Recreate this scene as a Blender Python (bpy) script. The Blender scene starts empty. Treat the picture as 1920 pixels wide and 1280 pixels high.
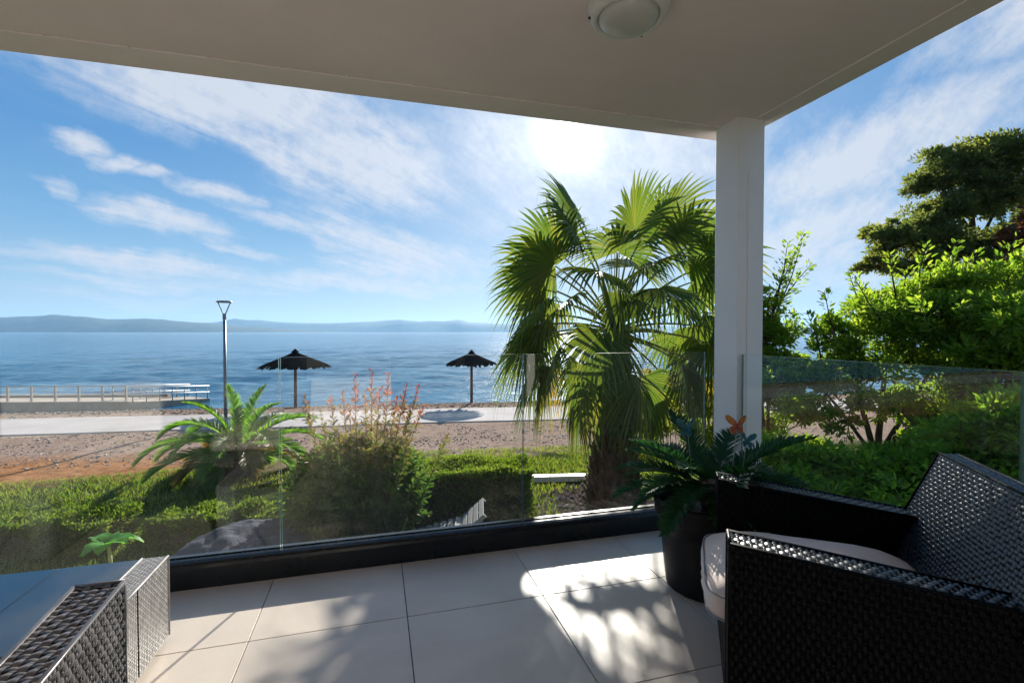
import bpy, bmesh, math, random
import numpy as np
from mathutils import Vector, Matrix, noise
R = math.radians
random.seed(7); rng = np.random.default_rng(7)
scene = bpy.context.scene
COL = scene.collection

# ------------------------------------------------------------------ camera
YAW = R(15.7)
cam_d = bpy.data.cameras.new('camera'); cam = bpy.data.objects.new('camera', cam_d); COL.objects.link(cam)
cam_d.sensor_width = 36; cam_d.lens = 17.0; cam_d.clip_start = 0.05; cam_d.clip_end = 60000
cam.location = (0, 0, 1.24)
cam.rotation_euler = (R(90 - 1.14), 0, -YAW)
scene.camera = cam

# ------------------------------------------------------------------ sky and sun
SUN_AZ, SUN_EL = 22.0, 22.0
world = bpy.data.worlds.new('World'); scene.world = world; world.use_nodes = True
nt = world.node_tree; nt.nodes.clear()

class G:
    """tiny node graph helper"""
    def __init__(s, tree): s.t = tree
    def n(s, kind, **kw):
        nd = s.t.nodes.new(kind)
        for k, v in kw.items():
            if k.startswith('i_'):
                nd.inputs[int(k[2:]) if k[2:].isdigit() else k[2:].replace('_', ' ')].default_value = v
            else: setattr(nd, k, v)
        return nd
    def l(s, a, b): s.t.links.new(a, b)
    def m(s, op, a, b=None, c=None, clamp=False):
        nd = s.t.nodes.new('ShaderNodeMath'); nd.operation = op; nd.use_clamp = clamp
        for i, v in enumerate((a, b, c)):
            if v is None: continue
            if isinstance(v, (int, float)): nd.inputs[i].default_value = v
            else: s.l(v, nd.inputs[i])
        return nd.outputs[0]
    def mix(s, fac, a, b, mode='MIX'):
        nd = s.t.nodes.new('ShaderNodeMix'); nd.data_type = 'RGBA'; nd.blend_type = mode
        for idx, v in ((0, fac), (6, a), (7, b)):
            if isinstance(v, (int, float)): nd.inputs[idx].default_value = v
            elif isinstance(v, tuple): nd.inputs[idx].default_value = (*v[:3], 1)
            else: s.l(v, nd.inputs[idx])
        return nd.outputs[2]
    def noise(s, vec, scale, detail=4, rough=.55, dist=0, out=0):
        nd = s.t.nodes.new('ShaderNodeTexNoise')
        nd.inputs['Scale'].default_value = scale; nd.inputs['Detail'].default_value = detail
        nd.inputs['Roughness'].default_value = rough; nd.inputs['Distortion'].default_value = dist
        if vec is not None: s.l(vec, nd.inputs['Vector'])
        return nd.outputs[out]
    def ramp(s, fac, stops):
        nd = s.t.nodes.new('ShaderNodeValToRGB'); e = nd.color_ramp.elements
        while len(e) > 1: e.remove(e[0])
        e[0].position = stops[0][0]; e[0].color = (*stops[0][1], 1)
        for p, c in stops[1:]:
            x = e.new(p); x.color = (*c, 1)
        s.l(fac, nd.inputs[0]); return nd.outputs[0]
    def rng(s, v, a, b, c=0., d=1., smooth=False):
        nd = s.t.nodes.new('ShaderNodeMapRange'); nd.clamp = True
        if smooth: nd.interpolation_type = 'SMOOTHSTEP'
        s.l(v, nd.inputs[0])
        for i, x in zip((1, 2, 3, 4), (a, b, c, d)): nd.inputs[i].default_value = x
        return nd.outputs[0]

g = G(nt)
sky = g.n('ShaderNodeTexSky'); sky.sky_type = 'NISHITA'; sky.sun_disc = False
sky.sun_elevation = R(SUN_EL); sky.sun_rotation = R(SUN_AZ)
sky.altitude = 0; sky.air_density = 1.0; sky.dust_density = 0.3; sky.ozone_density = 3.0
EXPO, SKYS = 1.5, 0.05
KS = .97 / (SKYS * 2 ** EXPO)                  # turns a seen sky brightness into background units
tc = g.n('ShaderNodeTexCoord')
sep = g.n('ShaderNodeSeparateXYZ'); g.l(tc.outputs['Generated'], sep.inputs[0])
AZ = g.m('MULTIPLY', g.m('ARCTAN2', sep.outputs[0], sep.outputs[1]), 57.2958)
EL = g.m('MULTIPLY', g.m('ARCSINE', sep.outputs[2]), 57.2958)
ae = g.n('ShaderNodeCombineXYZ'); g.l(AZ, ae.inputs[0]); g.l(EL, ae.inputs[1])
# cloud plane coordinates: streaks run away towards azimuth 25
den = g.m('ADD', g.m('MAXIMUM', sep.outputs[2], 0.0), 0.10)
pl = g.n('ShaderNodeCombineXYZ'); g.l(g.m('DIVIDE', sep.outputs[0], den), pl.inputs[0]); g.l(g.m('DIVIDE', sep.outputs[1], den), pl.inputs[1])
mp = g.n('ShaderNodeMapping'); mp.vector_type = 'POINT'; mp.inputs['Rotation'].default_value = (0, 0, R(38)); g.l(pl.outputs[0], mp.inputs[0])
mp2 = g.n('ShaderNodeMapping'); mp2.inputs['Scale'].default_value = (1.0, 0.34, 1); g.l(mp.outputs[0], mp2.inputs[0])
fine = g.noise(mp2.outputs[0], 2.6, 9, .62, .35)
fine2 = g.noise(mp2.outputs[0], 9.0, 6, .65, .6)
# warp the azimuth/elevation coordinates before testing the cloud banks
warp = g.n('ShaderNodeVectorMath', operation='SUBTRACT'); g.l(g.noise(ae.outputs[0], .13, 5, .6, 0, 1), warp.inputs[0]); warp.inputs[1].default_value = (.5, .5, .5)
wsc = g.n('ShaderNodeVectorMath', operation='MULTIPLY'); g.l(warp.outputs[0], wsc.inputs[0]); wsc.inputs[1].default_value = (9, 4.5, 0)
wad = g.n('ShaderNodeVectorMath', operation='ADD'); g.l(ae.outputs[0], wad.inputs[0]); g.l(wsc.outputs[0], wad.inputs[1])
def bank(a1, e1, a2, e2, w, st):
    """one cloud streak: an elongated soft ellipse in azimuth / elevation (degrees)"""
    ca, ce = (a1 + a2) / 2, (e1 + e2) / 2
    L = math.hypot(a2 - a1, e2 - e1) / 2 + w
    th = math.atan2(e2 - e1, a2 - a1)
    md = g.n('ShaderNodeMapping'); md.vector_type = 'TEXTURE'
    md.inputs['Location'].default_value = (ca, ce, 0); md.inputs['Rotation'].default_value = (0, 0, th)
    md.inputs['Scale'].default_value = (L, w, 1)
    g.l(wad.outputs[0], md.inputs[0])
    ln = g.n('ShaderNodeVectorMath', operation='LENGTH'); g.l(md.outputs[0], ln.inputs[0])
    return g.rng(ln.outputs['Value'], 1.35, 0.15, 0, st, True)
BANKS = [(-6, 7.5, 12, 6.5, 1.6, .75), (-30, 5.2, -8, 4.2, .8, .55), (-18, 21.5, 2, 14.5, 2.2, .8), (-10, 24, 8, 21, 2.5, .6), (44, 10.5, 54, 13, 2.2, .6), (-20, 9.2, -8, 7.4, .6, .5), (-27, 24, -2, 23, 5.2, 1.0), (-8, 19, 6, 17.5, 5.0, .95), (-28, 27, 0, 28, 5, .8),
         (-27.2, 16.6, -24.5, 16.5, 1.3, .85), (-24.5, 15.2, -21.5, 15.5, 1.1, .85), (-22, 14.8, -18.5, 15, .9, .7), (-18.5, 14.2, -12, 13.2, 1.2, .7),
         (-29, 12.9, -26, 12.3, .9, .5), (-24, 11.4, -15, 9.6, 1.6, .85), (-14, 12.3, 0, 8.0, 1.2, .65),
         (-8, 12.5, 11, 6.8, 2.5, .9), (-1, 9, 12, 7.5, 2.2, .55), (-31, 7.2, -10, 5.6, 1.2, .8), (-14, 5.8, 12, 4.9, 1.0, .85), (-31, 3.6, -12, 2.8, .9, .4),
         (14, 21, 40, 19, 9, .75), (12, 13, 40, 12, 7, .45), (42, 14, 62, 19, 4.2, .95), (40, 9, 56, 10, 5, .85), (40, 5, 60, 6, 2.5, .5),
         (57, 25, 75, 27, 5, .8), (70, 12, 120, 20, 9, .7), (-70, 14, -45, 20, 7, .7), (-110, 22, -80, 30, 10, .6), (150, 20, 210, 30, 14, .6), (-180, 20, -140, 30, 12, .6)]
acc = None
for b in BANKS:
    v = bank(*b)
    acc = v if acc is None else g.m('MAXIMUM', acc, v)
tex = g.m('ADD', g.m('MULTIPLY', fine, .75), g.m('MULTIPLY', fine2, .25))
mp3 = g.n('ShaderNodeMapping'); mp3.inputs['Scale'].default_value = (2.6, .5, 1); g.l(mp.outputs[0], mp3.inputs[0])
fib = g.noise(mp3.outputs[0], 3.2, 8, .68, .5)
mott = g.noise(ae.outputs[0], .55, 6, .7, .3)
det = g.m('ADD', g.m('ADD', g.m('MULTIPLY', tex, .40), g.m('MULTIPLY', fib, .35)), g.m('MULTIPLY', mott, .25))
cl = g.m('ADD', g.m('MULTIPLY', acc, 1.12), g.m('MULTIPLY', g.m('MULTIPLY', g.m('SUBTRACT', det, .5), 4.2), g.rng(acc, 0, .45, .22, 1)))
cl = g.rng(cl, .08, 1.02, 0, .95, False)
veil = g.m('MULTIPLY', g.rng(tex, .45, .75, 0, .22, True), g.rng(acc, 0, .3, .35, 1))
cl = g.m('MAXIMUM', cl, veil)
# sky colour: Nishita scattering blended with a clear maritime gradient
sd = g.n('ShaderNodeVectorMath', operation='DOT_PRODUCT'); g.l(tc.outputs['Generated'], sd.inputs[0])
se, sa = R(SUN_EL), R(SUN_AZ)
sd.inputs[1].default_value = (math.sin(sa) * math.cos(se), math.cos(sa) * math.cos(se), math.sin(se))
dt = g.m('MAXIMUM', sd.outputs['Value'], 0)
glow = g.m('POWER', dt, 12); mid = g.m('POWER', dt, 60); core = g.m('POWER', dt, 900)
grad = g.ramp(g.rng(EL, -2, 90, 0, 1), [(0, (.46, .60, .72)), (.035, (.46, .61, .75)), (.07, (.34, .54, .74)), (.13, (.17, .41, .70)), (.21, (.085, .30, .64)), (.40, (.09, .27, .58)), (1, (.12, .27, .52))])
grad = g.mix(g.m('MULTIPLY', glow, .62), grad, (.60, .70, .84))
gs = g.n('ShaderNodeVectorMath', operation='SCALE'); g.l(grad, gs.inputs[0]); gs.inputs['Scale'].default_value = KS
base = g.mix(.88, sky.outputs[0], gs.outputs[0])
disc = g.m('POWER', dt, 6000)
cb = g.m('ADD', g.m('ADD', .76, g.m('MULTIPLY', glow, .10)), g.m('MULTIPLY', mid, .16))
ccol = g.n('ShaderNodeVectorMath', operation='SCALE'); ccol.inputs[0].default_value = (.91 * KS, .97 * KS, 1.08 * KS); g.l(cb, ccol.inputs['Scale'])
skyc = g.mix(cl, base, ccol.outputs[0])
add = g.n('ShaderNodeVectorMath', operation='SCALE'); add.inputs[0].default_value = (1, .98, .94); g.l(g.m('ADD', g.m('MULTIPLY', disc, 12 * KS), g.m('ADD', g.m('MULTIPLY', g.m('POWER', dt, 650), .9 * KS), g.m('MULTIPLY', mid, .09 * KS))), add.inputs['Scale'])
tot = g.n('ShaderNodeVectorMath', operation='ADD'); g.l(skyc, tot.inputs[0]); g.l(add.outputs[0], tot.inputs[1])
bg = g.n('ShaderNodeBackground'); bg.inputs['Strength'].default_value = SKYS; g.l(tot.outputs[0], bg.inputs['Color'])
wo = g.n('ShaderNodeOutputWorld'); g.l(bg.outputs[0], wo.inputs['Surface'])

sl = bpy.data.lights.new('sun', 'SUN'); sl.energy = 4.0; sl.angle = R(0.53); sl.color = (1, .93, .84)
so = bpy.data.objects.new('sun', sl); COL.objects.link(so)
sdir = Vector((math.sin(sa) * math.cos(se), math.cos(sa) * math.cos(se), math.sin(se)))
so.rotation_euler = sdir.to_track_quat('Z', 'Y').to_euler(); so.location = (8, 20, 9)

vs = scene.view_settings
vs.view_transform = 'Standard'; vs.look = 'None'; vs.exposure = EXPO; vs.gamma = 1; vs.use_curve_mapping = False
scene.cycles.max_bounces = 10; scene.cycles.diffuse_bounces = 7; scene.cycles.glossy_bounces = 4
scene.cycles.transparent_max_bounces = 16; scene.cycles.transmission_bounces = 6
scene.cycles.sample_clamp_indirect = 4; scene.cycles.sample_clamp_direct = 3; scene.cycles.volume_bounces = 0
scene.cycles.caustics_reflective = False; scene.cycles.caustics_refractive = False

# ------------------------------------------------------------------ helpers
FW = Vector((math.sin(YAW), math.cos(YAW))); RT = Vector((math.cos(YAW), -math.sin(YAW)))
def at(px, d, z=0.0):
    """world point at a surveyed bearing (photo column) and distance d from the terrace viewpoint"""
    p = FW * d + RT * (d * (px - 960) / 907)
    return Vector((p.x, p.y, z))

def tag(o, label=None, cat=None, group=None, kind=None):
    if label: o['label'] = label
    if cat: o['category'] = cat
    if group: o['group'] = group
    if kind: o['kind'] = kind
    return o
def empty(name, loc, rz=0):
    o = bpy.data.objects.new(name, None); o.location = loc; o.rotation_euler = (0, 0, rz); o.empty_display_size = .2
    COL.objects.link(o); return o
def thing(name, loc, label, cat, group=None, rz=0):
    return tag(empty(name, loc, rz), label, cat, group)

class MB:
    def __init__(s): s.v = []; s.f = []; s.m = []
    def add(s, vs, fs, mi=0):
        b = len(s.v); s.v += [tuple(p) for p in vs]
        s.f += [tuple(i + b for i in q) for q in fs]; s.m += [mi] * len(fs)
    def box(s, lo, hi, mi=0, M=None):
        x0, y0, z0 = lo; x1, y1, z1 = hi
        vs = [Vector(p) for p in ((x0,y0,z0),(x1,y0,z0),(x1,y1,z0),(x0,y1,z0),(x0,y0,z1),(x1,y0,z1),(x1,y1,z1),(x0,y1,z1))]
        if M is not None: vs = [M @ p for p in vs]
        s.add(vs, [(0,3,2,1),(4,5,6,7),(0,1,5,4),(1,2,6,5),(2,3,7,6),(3,0,4,7)], mi)
    def hexa(s, vs, mi=0):  # bottom 4 (ccw), top 4 (ccw)
        s.add(vs, [(0,3,2,1),(4,5,6,7),(0,1,5,4),(1,2,6,5),(2,3,7,6),(3,0,4,7)], mi)
    def tube(s, pts, rad, n=8, cap=True, mi=0):
        pts = [Vector(p) for p in pts]
        if not hasattr(rad, '__len__'): rad = [rad] * len(pts)
        rings = []; prev = None
        for i, p in enumerate(pts):
            t = (pts[min(i + 1, len(pts) - 1)] - pts[max(i - 1, 0)]).normalized()
            a = prev if prev is not None else (Vector((0, 0, 1)) if abs(t.z) < .9 else Vector((1, 0, 0)))
            x = (a - t * a.dot(t))
            if x.length < 1e-5: x = t.orthogonal()
            x.normalize(); y = t.cross(x); prev = x
            rings.append([p + (x * math.cos(2*math.pi*k/n) + y * math.sin(2*math.pi*k/n)) * rad[i] for k in range(n)])
        vs = [q for r in rings for q in r]; fs = []
        for i in range(len(pts) - 1):
            for k in range(n): fs.append((i*n+k, i*n+(k+1)%n, (i+1)*n+(k+1)%n, (i+1)*n+k))
        if cap: fs += [tuple(range(n - 1, -1, -1)), tuple((len(pts)-1)*n + k for k in range(n))]
        s.add(vs, fs, mi)
    def lathe(s, prof, n=32, c=(0, 0, 0), mi=0, closed=False):
        vs = []; fs = []
        for r, z in prof:
            for k in range(n): vs.append((c[0] + r*math.cos(2*math.pi*k/n), c[1] + r*math.sin(2*math.pi*k/n), c[2] + z))
        m = len(prof)
        for i in range(m - 1):
            for k in range(n): fs.append((i*n+k, i*n+(k+1)%n, (i+1)*n+(k+1)%n, (i+1)*n+k))
        s.add(vs, fs, mi)
    def obj(s, name, mats, parent=None, smooth=False, bevel=0, seg=2):
        me = bpy.data.meshes.new(name); me.from_pydata(s.v, [], s.f)
        for m_ in (mats if isinstance(mats, (list, tuple)) else [mats]): me.materials.append(m_)
        if any(s.m): me.polygons.foreach_set('material_index', s.m)
        if smooth: me.polygons.foreach_set('use_smooth', [True] * len(s.f))
        me.update()
        o = bpy.data.objects.new(name, me); COL.objects.link(o)
        if parent: o.parent = parent
        if bevel:
            b = o.modifiers.new('bevel', 'BEVEL'); b.width = bevel; b.segments = seg; b.limit_method = 'ANGLE'; b.angle_limit = R(40)
            me.polygons.foreach_set('use_smooth', [True] * len(s.f))
            b.harden_normals = True
        return o

def np_mesh(name, V, F, mats, parent=None, smooth=False, mi=None):
    """fast mesh from numpy verts (n,3) and faces (m,k)"""
    me = bpy.data.meshes.new(name); V = np.asarray(V, np.float32); F = np.asarray(F, np.int32)
    me.vertices.add(len(V)); me.vertices.foreach_set('co', V.ravel())
    k = F.shape[1]; me.loops.add(F.size); me.loops.foreach_set('vertex_index', F.ravel())
    me.polygons.add(len(F)); me.polygons.foreach_set('loop_start', np.arange(0, F.size, k, dtype=np.int32))
    for m_ in (mats if isinstance(mats, (list, tuple)) else [mats]): me.materials.append(m_)
    if mi is not None: me.polygons.foreach_set('material_index', np.asarray(mi, np.int32))
    me.polygons.foreach_set('use_smooth', np.full(len(F), bool(smooth)))
    me.update(calc_edges=True)
    o = bpy.data.objects.new(name, me); COL.objects.link(o)
    if parent: o.parent = parent
    return o
def unit(a): return a / np.maximum(np.linalg.norm(a, axis=-1, keepdims=True), 1e-9)
def leafset(pos, dirs, ups, size, tv, tf):
    """place a leaf template (x across, y along, z normal) at each pos"""
    pos = np.asarray(pos, float); d = unit(np.asarray(dirs, float)); u = np.asarray(ups, float)
    x = unit(np.cross(d, u)); n = np.cross(x, d)
    size = np.asarray(size, float).reshape(-1, 1, 1)
    tv = np.asarray(tv, float)
    V = pos[:, None, :] + size * (tv[None, :, 0:1] * x[:, None, :] + tv[None, :, 1:2] * d[:, None, :] + tv[None, :, 2:3] * n[:, None, :])
    F = np.asarray(tf)[None] + (np.arange(len(pos)) * len(tv))[:, None, None]
    return V.reshape(-1, 3), F.reshape(-1, np.asarray(tf).shape[1])
# templates, unit length
LEAF_V = [(0,0,0),(-.24,.35,.06),(0,.4,-.03),(.24,.35,.06),(-.17,.72,.03),(0,.75,-.06),(.17,.72,.03),(0,1.0,-.12)]
LEAF_F = [(0,2,1,1),(0,3,2,2),(1,2,5,4),(2,3,6,5),(4,5,7,7),(5,6,7,7)]
LEAFQ_V = [(0,0,0),(-.24,.42,.07),(0,1.0,-.1),(.24,.42,.07)]
LEAFQ_F = [(0,3,2,1)]
NEED_V = [(0,0,0),(-.07,.5,.02),(0,1,-.05),(.07,.5,.02)]
NEED_F = [(0,3,2,1)]
LEAF2_V = [(0,0,0),(-.2,.3,.05),(-.16,.7,.02),(0,1.0,-.12),(.16,.7,.02),(.2,.3,.05),(0,.45,-.03)]
LEAF2_F = [(0,6,2,1),(6,3,2,2),(0,5,4,6),(6,4,3,3)]
def fix(F): return [q if len(set(q)) == 4 else q for q in F]

def rnd_dirs(n, zlo=-1, zhi=1):
    z = rng.uniform(zlo, zhi, n); a = rng.uniform(0, 2*np.pi, n); r = np.sqrt(np.maximum(0, 1 - z*z))
    return np.stack([r*np.cos(a), r*np.sin(a), z], 1)

# ------------------------------------------------------------------ materials
def newmat(name):
    m = bpy.data.materials.new(name); m.use_nodes = True; m.node_tree.nodes.clear()
    gg = G(m.node_tree); out = gg.n('ShaderNodeOutputMaterial'); return m, gg, out
def pbr(name, col, rough=.6, metal=0, spec=.5, var=.12, vscale=6, bump=0, bscale=40, col2=None, coord='Object', vdetail=5, bdetail=6, bdist=.01, rvar=0, coat=0):
    m, gg, out = newmat(name)
    p = gg.n('ShaderNodeBsdfPrincipled'); gg.l(p.outputs[0], out.inputs['Surface'])
    t = gg.n('ShaderNodeTexCoord').outputs[coord]
    n1 = gg.noise(t, vscale, vdetail, .6)
    c2 = col2 if col2 else tuple(c * (1 - 2.2*var) for c in col)
    f = gg.rng(n1, .3, .7, 0, 1)
    cm = gg.mix(f, tuple(min(1, c * (1 + .4*var)) for c in col) if not col2 else col, c2)
    gg.l(cm, p.inputs['Base Color']); p.inputs['Metallic'].default_value = metal
    p.inputs['Specular IOR Level'].default_value = spec; p.inputs['Coat Weight'].default_value = coat
    if rvar: gg.l(gg.rng(gg.noise(t, vscale*1.7, 4), .3, .7, rough - rvar, rough + rvar), p.inputs['Roughness'])
    else: p.inputs['Roughness'].default_value = rough
    if bump:
        b = gg.n('ShaderNodeBump'); b.inputs['Strength'].default_value = bump; b.inputs['Distance'].default_value = bdist
        gg.l(gg.noise(t, bscale, bdetail, .6), b.inputs['Height']); gg.l(b.outputs[0], p.inputs['Normal'])
    return m
def leafmat(name, cols, trans=.45, rough=.5, tcol=None, vs=.6, spec=.35):
    """cols: colours picked per leaf; a share of light comes through the blade"""
    m, gg, out = newmat(name)
    geo = gg.n('ShaderNodeNewGeometry')
    t = gg.n('ShaderNodeTexCoord').outputs['Object']
    nz = gg.noise(t, vs, 3, .5)
    f = gg.m('ADD', gg.m('MULTIPLY', geo.outputs['Random Per Island'], .65), gg.m('MULTIPLY', gg.rng(nz, .3, .7), .35))
    k = len(cols)
    c = gg.ramp(f, [(i / max(1, k - 1), cols[i]) for i in range(k)])
    p = gg.n('ShaderNodeBsdfPrincipled'); gg.l(c, p.inputs['Base Color']); p.inputs['Roughness'].default_value = rough
    p.inputs['Specular IOR Level'].default_value = spec
    tr = gg.n('ShaderNodeBsdfTranslucent')
    tt = gg.mix(1.0, c, tcol or (1.0, 1.0, .45), 'MULTIPLY')
    sc = gg.n('ShaderNodeVectorMath', operation='SCALE'); gg.l(tt, sc.inputs[0]); sc.inputs['Scale'].default_value = 3.0
    gg.l(sc.outputs[0], tr.inputs['Color'])
    mx = gg.n('ShaderNodeMixShader'); mx.inputs[0].default_value = trans
    gg.l(p.outputs[0], mx.inputs[1]); gg.l(tr.outputs[0], mx.inputs[2]); gg.l(mx.outputs[0], out.inputs['Surface'])
    return m
def glassmat(name, tint=(.965, .985, .975), refl=1.0):
    m, gg, out = newmat(name)
    tb = gg.n('ShaderNodeBsdfTransparent'); tb.inputs['Color'].default_value = (*tint, 1)
    gl = gg.n('ShaderNodeBsdfGlossy'); gl.inputs['Roughness'].default_value = .012; gl.inputs['Color'].default_value = (.96, 1, .98, 1)
    # faint dust and smears on the pane
    df = gg.n('ShaderNodeBsdfDiffuse'); df.inputs['Color'].default_value = (.7, .72, .7, 1)
    t = gg.n('ShaderNodeTexCoord').outputs['Object']
    dn = gg.rng(gg.noise(t, 2.2, 7, .65, .6), .45, .8, .002, .03)
    geo = gg.n('ShaderNodeNewGeometry'); dp_ = gg.n('ShaderNodeVectorMath', operation='DOT_PRODUCT'); gg.l(geo.outputs['Normal'], dp_.inputs[0]); gg.l(geo.outputs['Incoming'], dp_.inputs[1])
    sch = gg.m('ADD', .04, gg.m('MULTIPLY', .96, gg.m('POWER', gg.m('SUBTRACT', 1, gg.m('ABSOLUTE', dp_.outputs['Value']), clamp=True), 5)))
    mx = gg.n('ShaderNodeMixShader'); gg.l(gg.m('MULTIPLY', sch, refl), mx.inputs[0])
    gg.l(tb.outputs[0], mx.inputs[1]); gg.l(gl.outputs[0], mx.inputs[2])
    m2 = gg.n('ShaderNodeMixShader'); gg.l(dn, m2.inputs[0]); gg.l(mx.outputs[0], m2.inputs[1]); gg.l(df.outputs[0], m2.inputs[2])
    gg.l(m2.outputs[0], out.inputs['Surface']); return m

M = {}
M['render'] = pbr('painted_render', (.93, .82, .82), .85, var=.045, vscale=1.1, bump=.5, bscale=110, bdist=.004)
M['render_trim'] = pbr('painted_trim', (.93, .84, .83), .8, var=.03, vscale=2, bump=.12, bscale=120, bdist=.002)
M['column'] = pbr('column_paint', (.86, .83, .80), .7, var=.03, vscale=2.5, bump=.10, bscale=90, bdist=.002)
M['tile'] = pbr('porcelain_tile', (.64, .555, .475), .38, var=.05, vscale=2.2, bump=.04, bscale=30, bdist=.002, rvar=.08, coord='Object')
def _tile_tone():
    t_ = M['tile'].node_tree; gg = G(t_); p = [n for n in t_.nodes if n.type == 'BSDF_PRINCIPLED'][0]
    src = p.inputs['Base Color'].links[0].from_socket
    oi = gg.n('ShaderNodeObjectInfo'); tc_ = gg.n('ShaderNodeTexCoord').outputs['Object']
    va = gg.n('ShaderNodeVectorMath', operation='ADD'); gg.l(tc_, va.inputs[0]); gg.l(oi.outputs['Location'], va.inputs[1])
    f = gg.m('MULTIPLY', gg.rng(oi.outputs['Random'], 0, 1, .95, 1.04), gg.rng(gg.noise(va.outputs[0], 1.3, 8, .75, 1.0), .35, .62, .90, 1.02))
    f = gg.m('MULTIPLY', f, gg.rng(gg.noise(va.outputs[0], 55, 3, .8), .62, .78, 1.0, .86))
    sc = gg.n('ShaderNodeVectorMath', operation='SCALE'); gg.l(src, sc.inputs[0]); gg.l(f, sc.inputs['Scale']); gg.l(sc.outputs[0], p.inputs['Base Color'])
_tile_tone()
M['grout'] = pbr('grout', (.16, .15, .14), .9)
M['kerb'] = pbr('anthracite_metal', (.007, .010, .013), .26, spec=.4, var=.15, vscale=4, rvar=.06)
M['glass'] = glassmat('clear_glass', tint=(.98, .995, .988), refl=.7)
M['glass_edge'] = pbr('glass_edge', (.16, .27, .24), .25, var=.1)
M['white_plastic'] = pbr('white_plastic', (.74, .74, .72), .4, var=.03)
M['opal'] = pbr('opal_diffuser', (.62, .62, .60), .3, var=.04, coat=.3)
M['steel'] = pbr('galvanised_steel', (.20, .22, .24), .45, metal=.7, var=.15, vscale=9)
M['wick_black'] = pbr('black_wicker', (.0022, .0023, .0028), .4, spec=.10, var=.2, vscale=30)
M['wick_top'] = pbr('black_wicker_sheen_top', (.006, .0065, .009), .34, spec=.5, var=.2, vscale=30)  # same black wicker, lighter and glossier to paint in the arm-top sheen
M['wick_dgrey'] = pbr('dark_grey_wicker', (.15, .14, .14), .27, spec=.9, var=.3, vscale=18)
M['wick_grey'] = pbr('grey_wicker', (.40, .375, .36), .36, spec=.6, var=.16, vscale=26)
M['wick_sky_sheen'] = pbr('black_wicker_sky_sheen', (.014, .020, .032), .32, spec=.7, var=.2, vscale=30)  # same black wicker with the reflected sky's blue put into its colour
M['core'] = pbr('dark_core', (.008, .008, .009), .7)
M['cushion'] = pbr('cushion_fabric', (.74, .61, .53), .9, var=.05, vscale=9, bump=.35, bscale=500, bdist=.0008)
M['piping'] = pbr('cushion_piping', (.30, .28, .28), .8)
M['pot'] = pbr('black_plastic', (.010, .010, .012), .5, spec=.25, var=.15, vscale=14, bump=.05, bscale=60, bdist=.002)
M['soil'] = pbr('potting_soil', (.035, .024, .016), .95, bump=.8, bscale=60, bdist=.01, var=.4, vscale=40)
M['caudex'] = pbr('cycad_stem', (.20, .13, .075), .9, col2=(.07, .045, .03), vscale=22, bump=.6, bscale=40, bdist=.01)
M['cycad'] = leafmat('cycad_leaf', [(.010, .045, .018), (.018, .07, .026), (.03, .10, .036)], .22, .55, vs=3, spec=.15)
M['wood'] = pbr('umbrella_pole_wood', (.20, .12, .08), .8, col2=(.09, .06, .045), vscale=14, bump=.3, bscale=30)
M['reed'] = pbr('dark_reed_thatch', (.022, .018, .017), .95, spec=0.0, col2=(.012, .011, .011), vscale=22, bump=.4, bscale=50)
M['greywood'] = pbr('weathered_wood', (.17, .175, .175), .8, col2=(.22, .22, .21), vscale=12, bump=.3, bscale=60, bdist=.003)
M['concrete'] = pbr('sea_wall_concrete', (.42, .34, .27), .9, col2=(.27, .22, .18), vscale=1.6, bump=.3, bscale=12, bdist=.02)
M['whiterail'] = pbr('white_rail', (.80, .80, .78), .4, var=.04)
M['tanpost'] = pbr('rail_post', (.46, .38, .32), .6, var=.12)
M['marble'] = pbr('marble_edging', (.78, .77, .72), .5, var=.08, vscale=7)
M['rock'] = pbr('slate_boulder', (.05, .058, .082), .85, spec=.15, col2=(.028, .03, .045), vscale=3, bump=.8, bscale=7, bdist=.05)
M['bark'] = pbr('bark', (.095, .065, .045), .95, col2=(.035, .025, .02), vscale=10, bump=.7, bscale=22, bdist=.02)
M['boots'] = pbr('palm_trunk_fibre', (.15, .085, .05), .95, col2=(.045, .028, .02), vscale=9, bump=.8, bscale=24, bdist=.03)
M['petiole'] = pbr('palm_petiole', (.20, .26, .07), .5, col2=(.30, .24, .08), vscale=3)
M['house'] = pbr('house_render', (.88, .85, .80), .85, var=.03, vscale=1.2, bump=.15, bscale=120, bdist=.003)
M['frame'] = pbr('window_frame', (.03, .032, .035), .4)
M['orange'] = pbr('butterfly_orange', (.62, .30, .03), .5, var=.25, vscale=60)
M['red'] = pbr('butterfly_red', (.40, .05, .05), .5, var=.25, vscale=60)
M['teal'] = pbr('butterfly_teal', (.01, .16, .20), .5, var=.25, vscale=60)
M['wire'] = pbr('thin_wire', (.45, .45, .42), .4, metal=.6)
M['tagm'] = pbr('white_card', (.72, .74, .80), .6, var=.1)

def roomglass():
    m, gg, out = newmat('window_glass_dark')
    p = gg.n('ShaderNodeBsdfPrincipled'); p.inputs['Base Color'].default_value = (.02, .024, .028, 1); p.inputs['Roughness'].default_value = .03
    gg.l(p.outputs[0], out.inputs['Surface']); return m
M['roomglass'] = roomglass()
def tableglass():
    m, gg, out = newmat('tinted_table_glass')
    p = gg.n('ShaderNodeBsdfPrincipled'); p.inputs['Base Color'].default_value = (.008, .020, .036, 1); p.inputs['Roughness'].default_value = .05
    p.inputs['Specular IOR Level'].default_value = 1.0; p.inputs['IOR'].default_value = 1.5; p.inputs['Coat Weight'].default_value = 0.3
    p.inputs['Coat Roughness'].default_value = .03
    gg.l(p.outputs[0], out.inputs['Surface']); return m
M['tableglass'] = tableglass()

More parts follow.
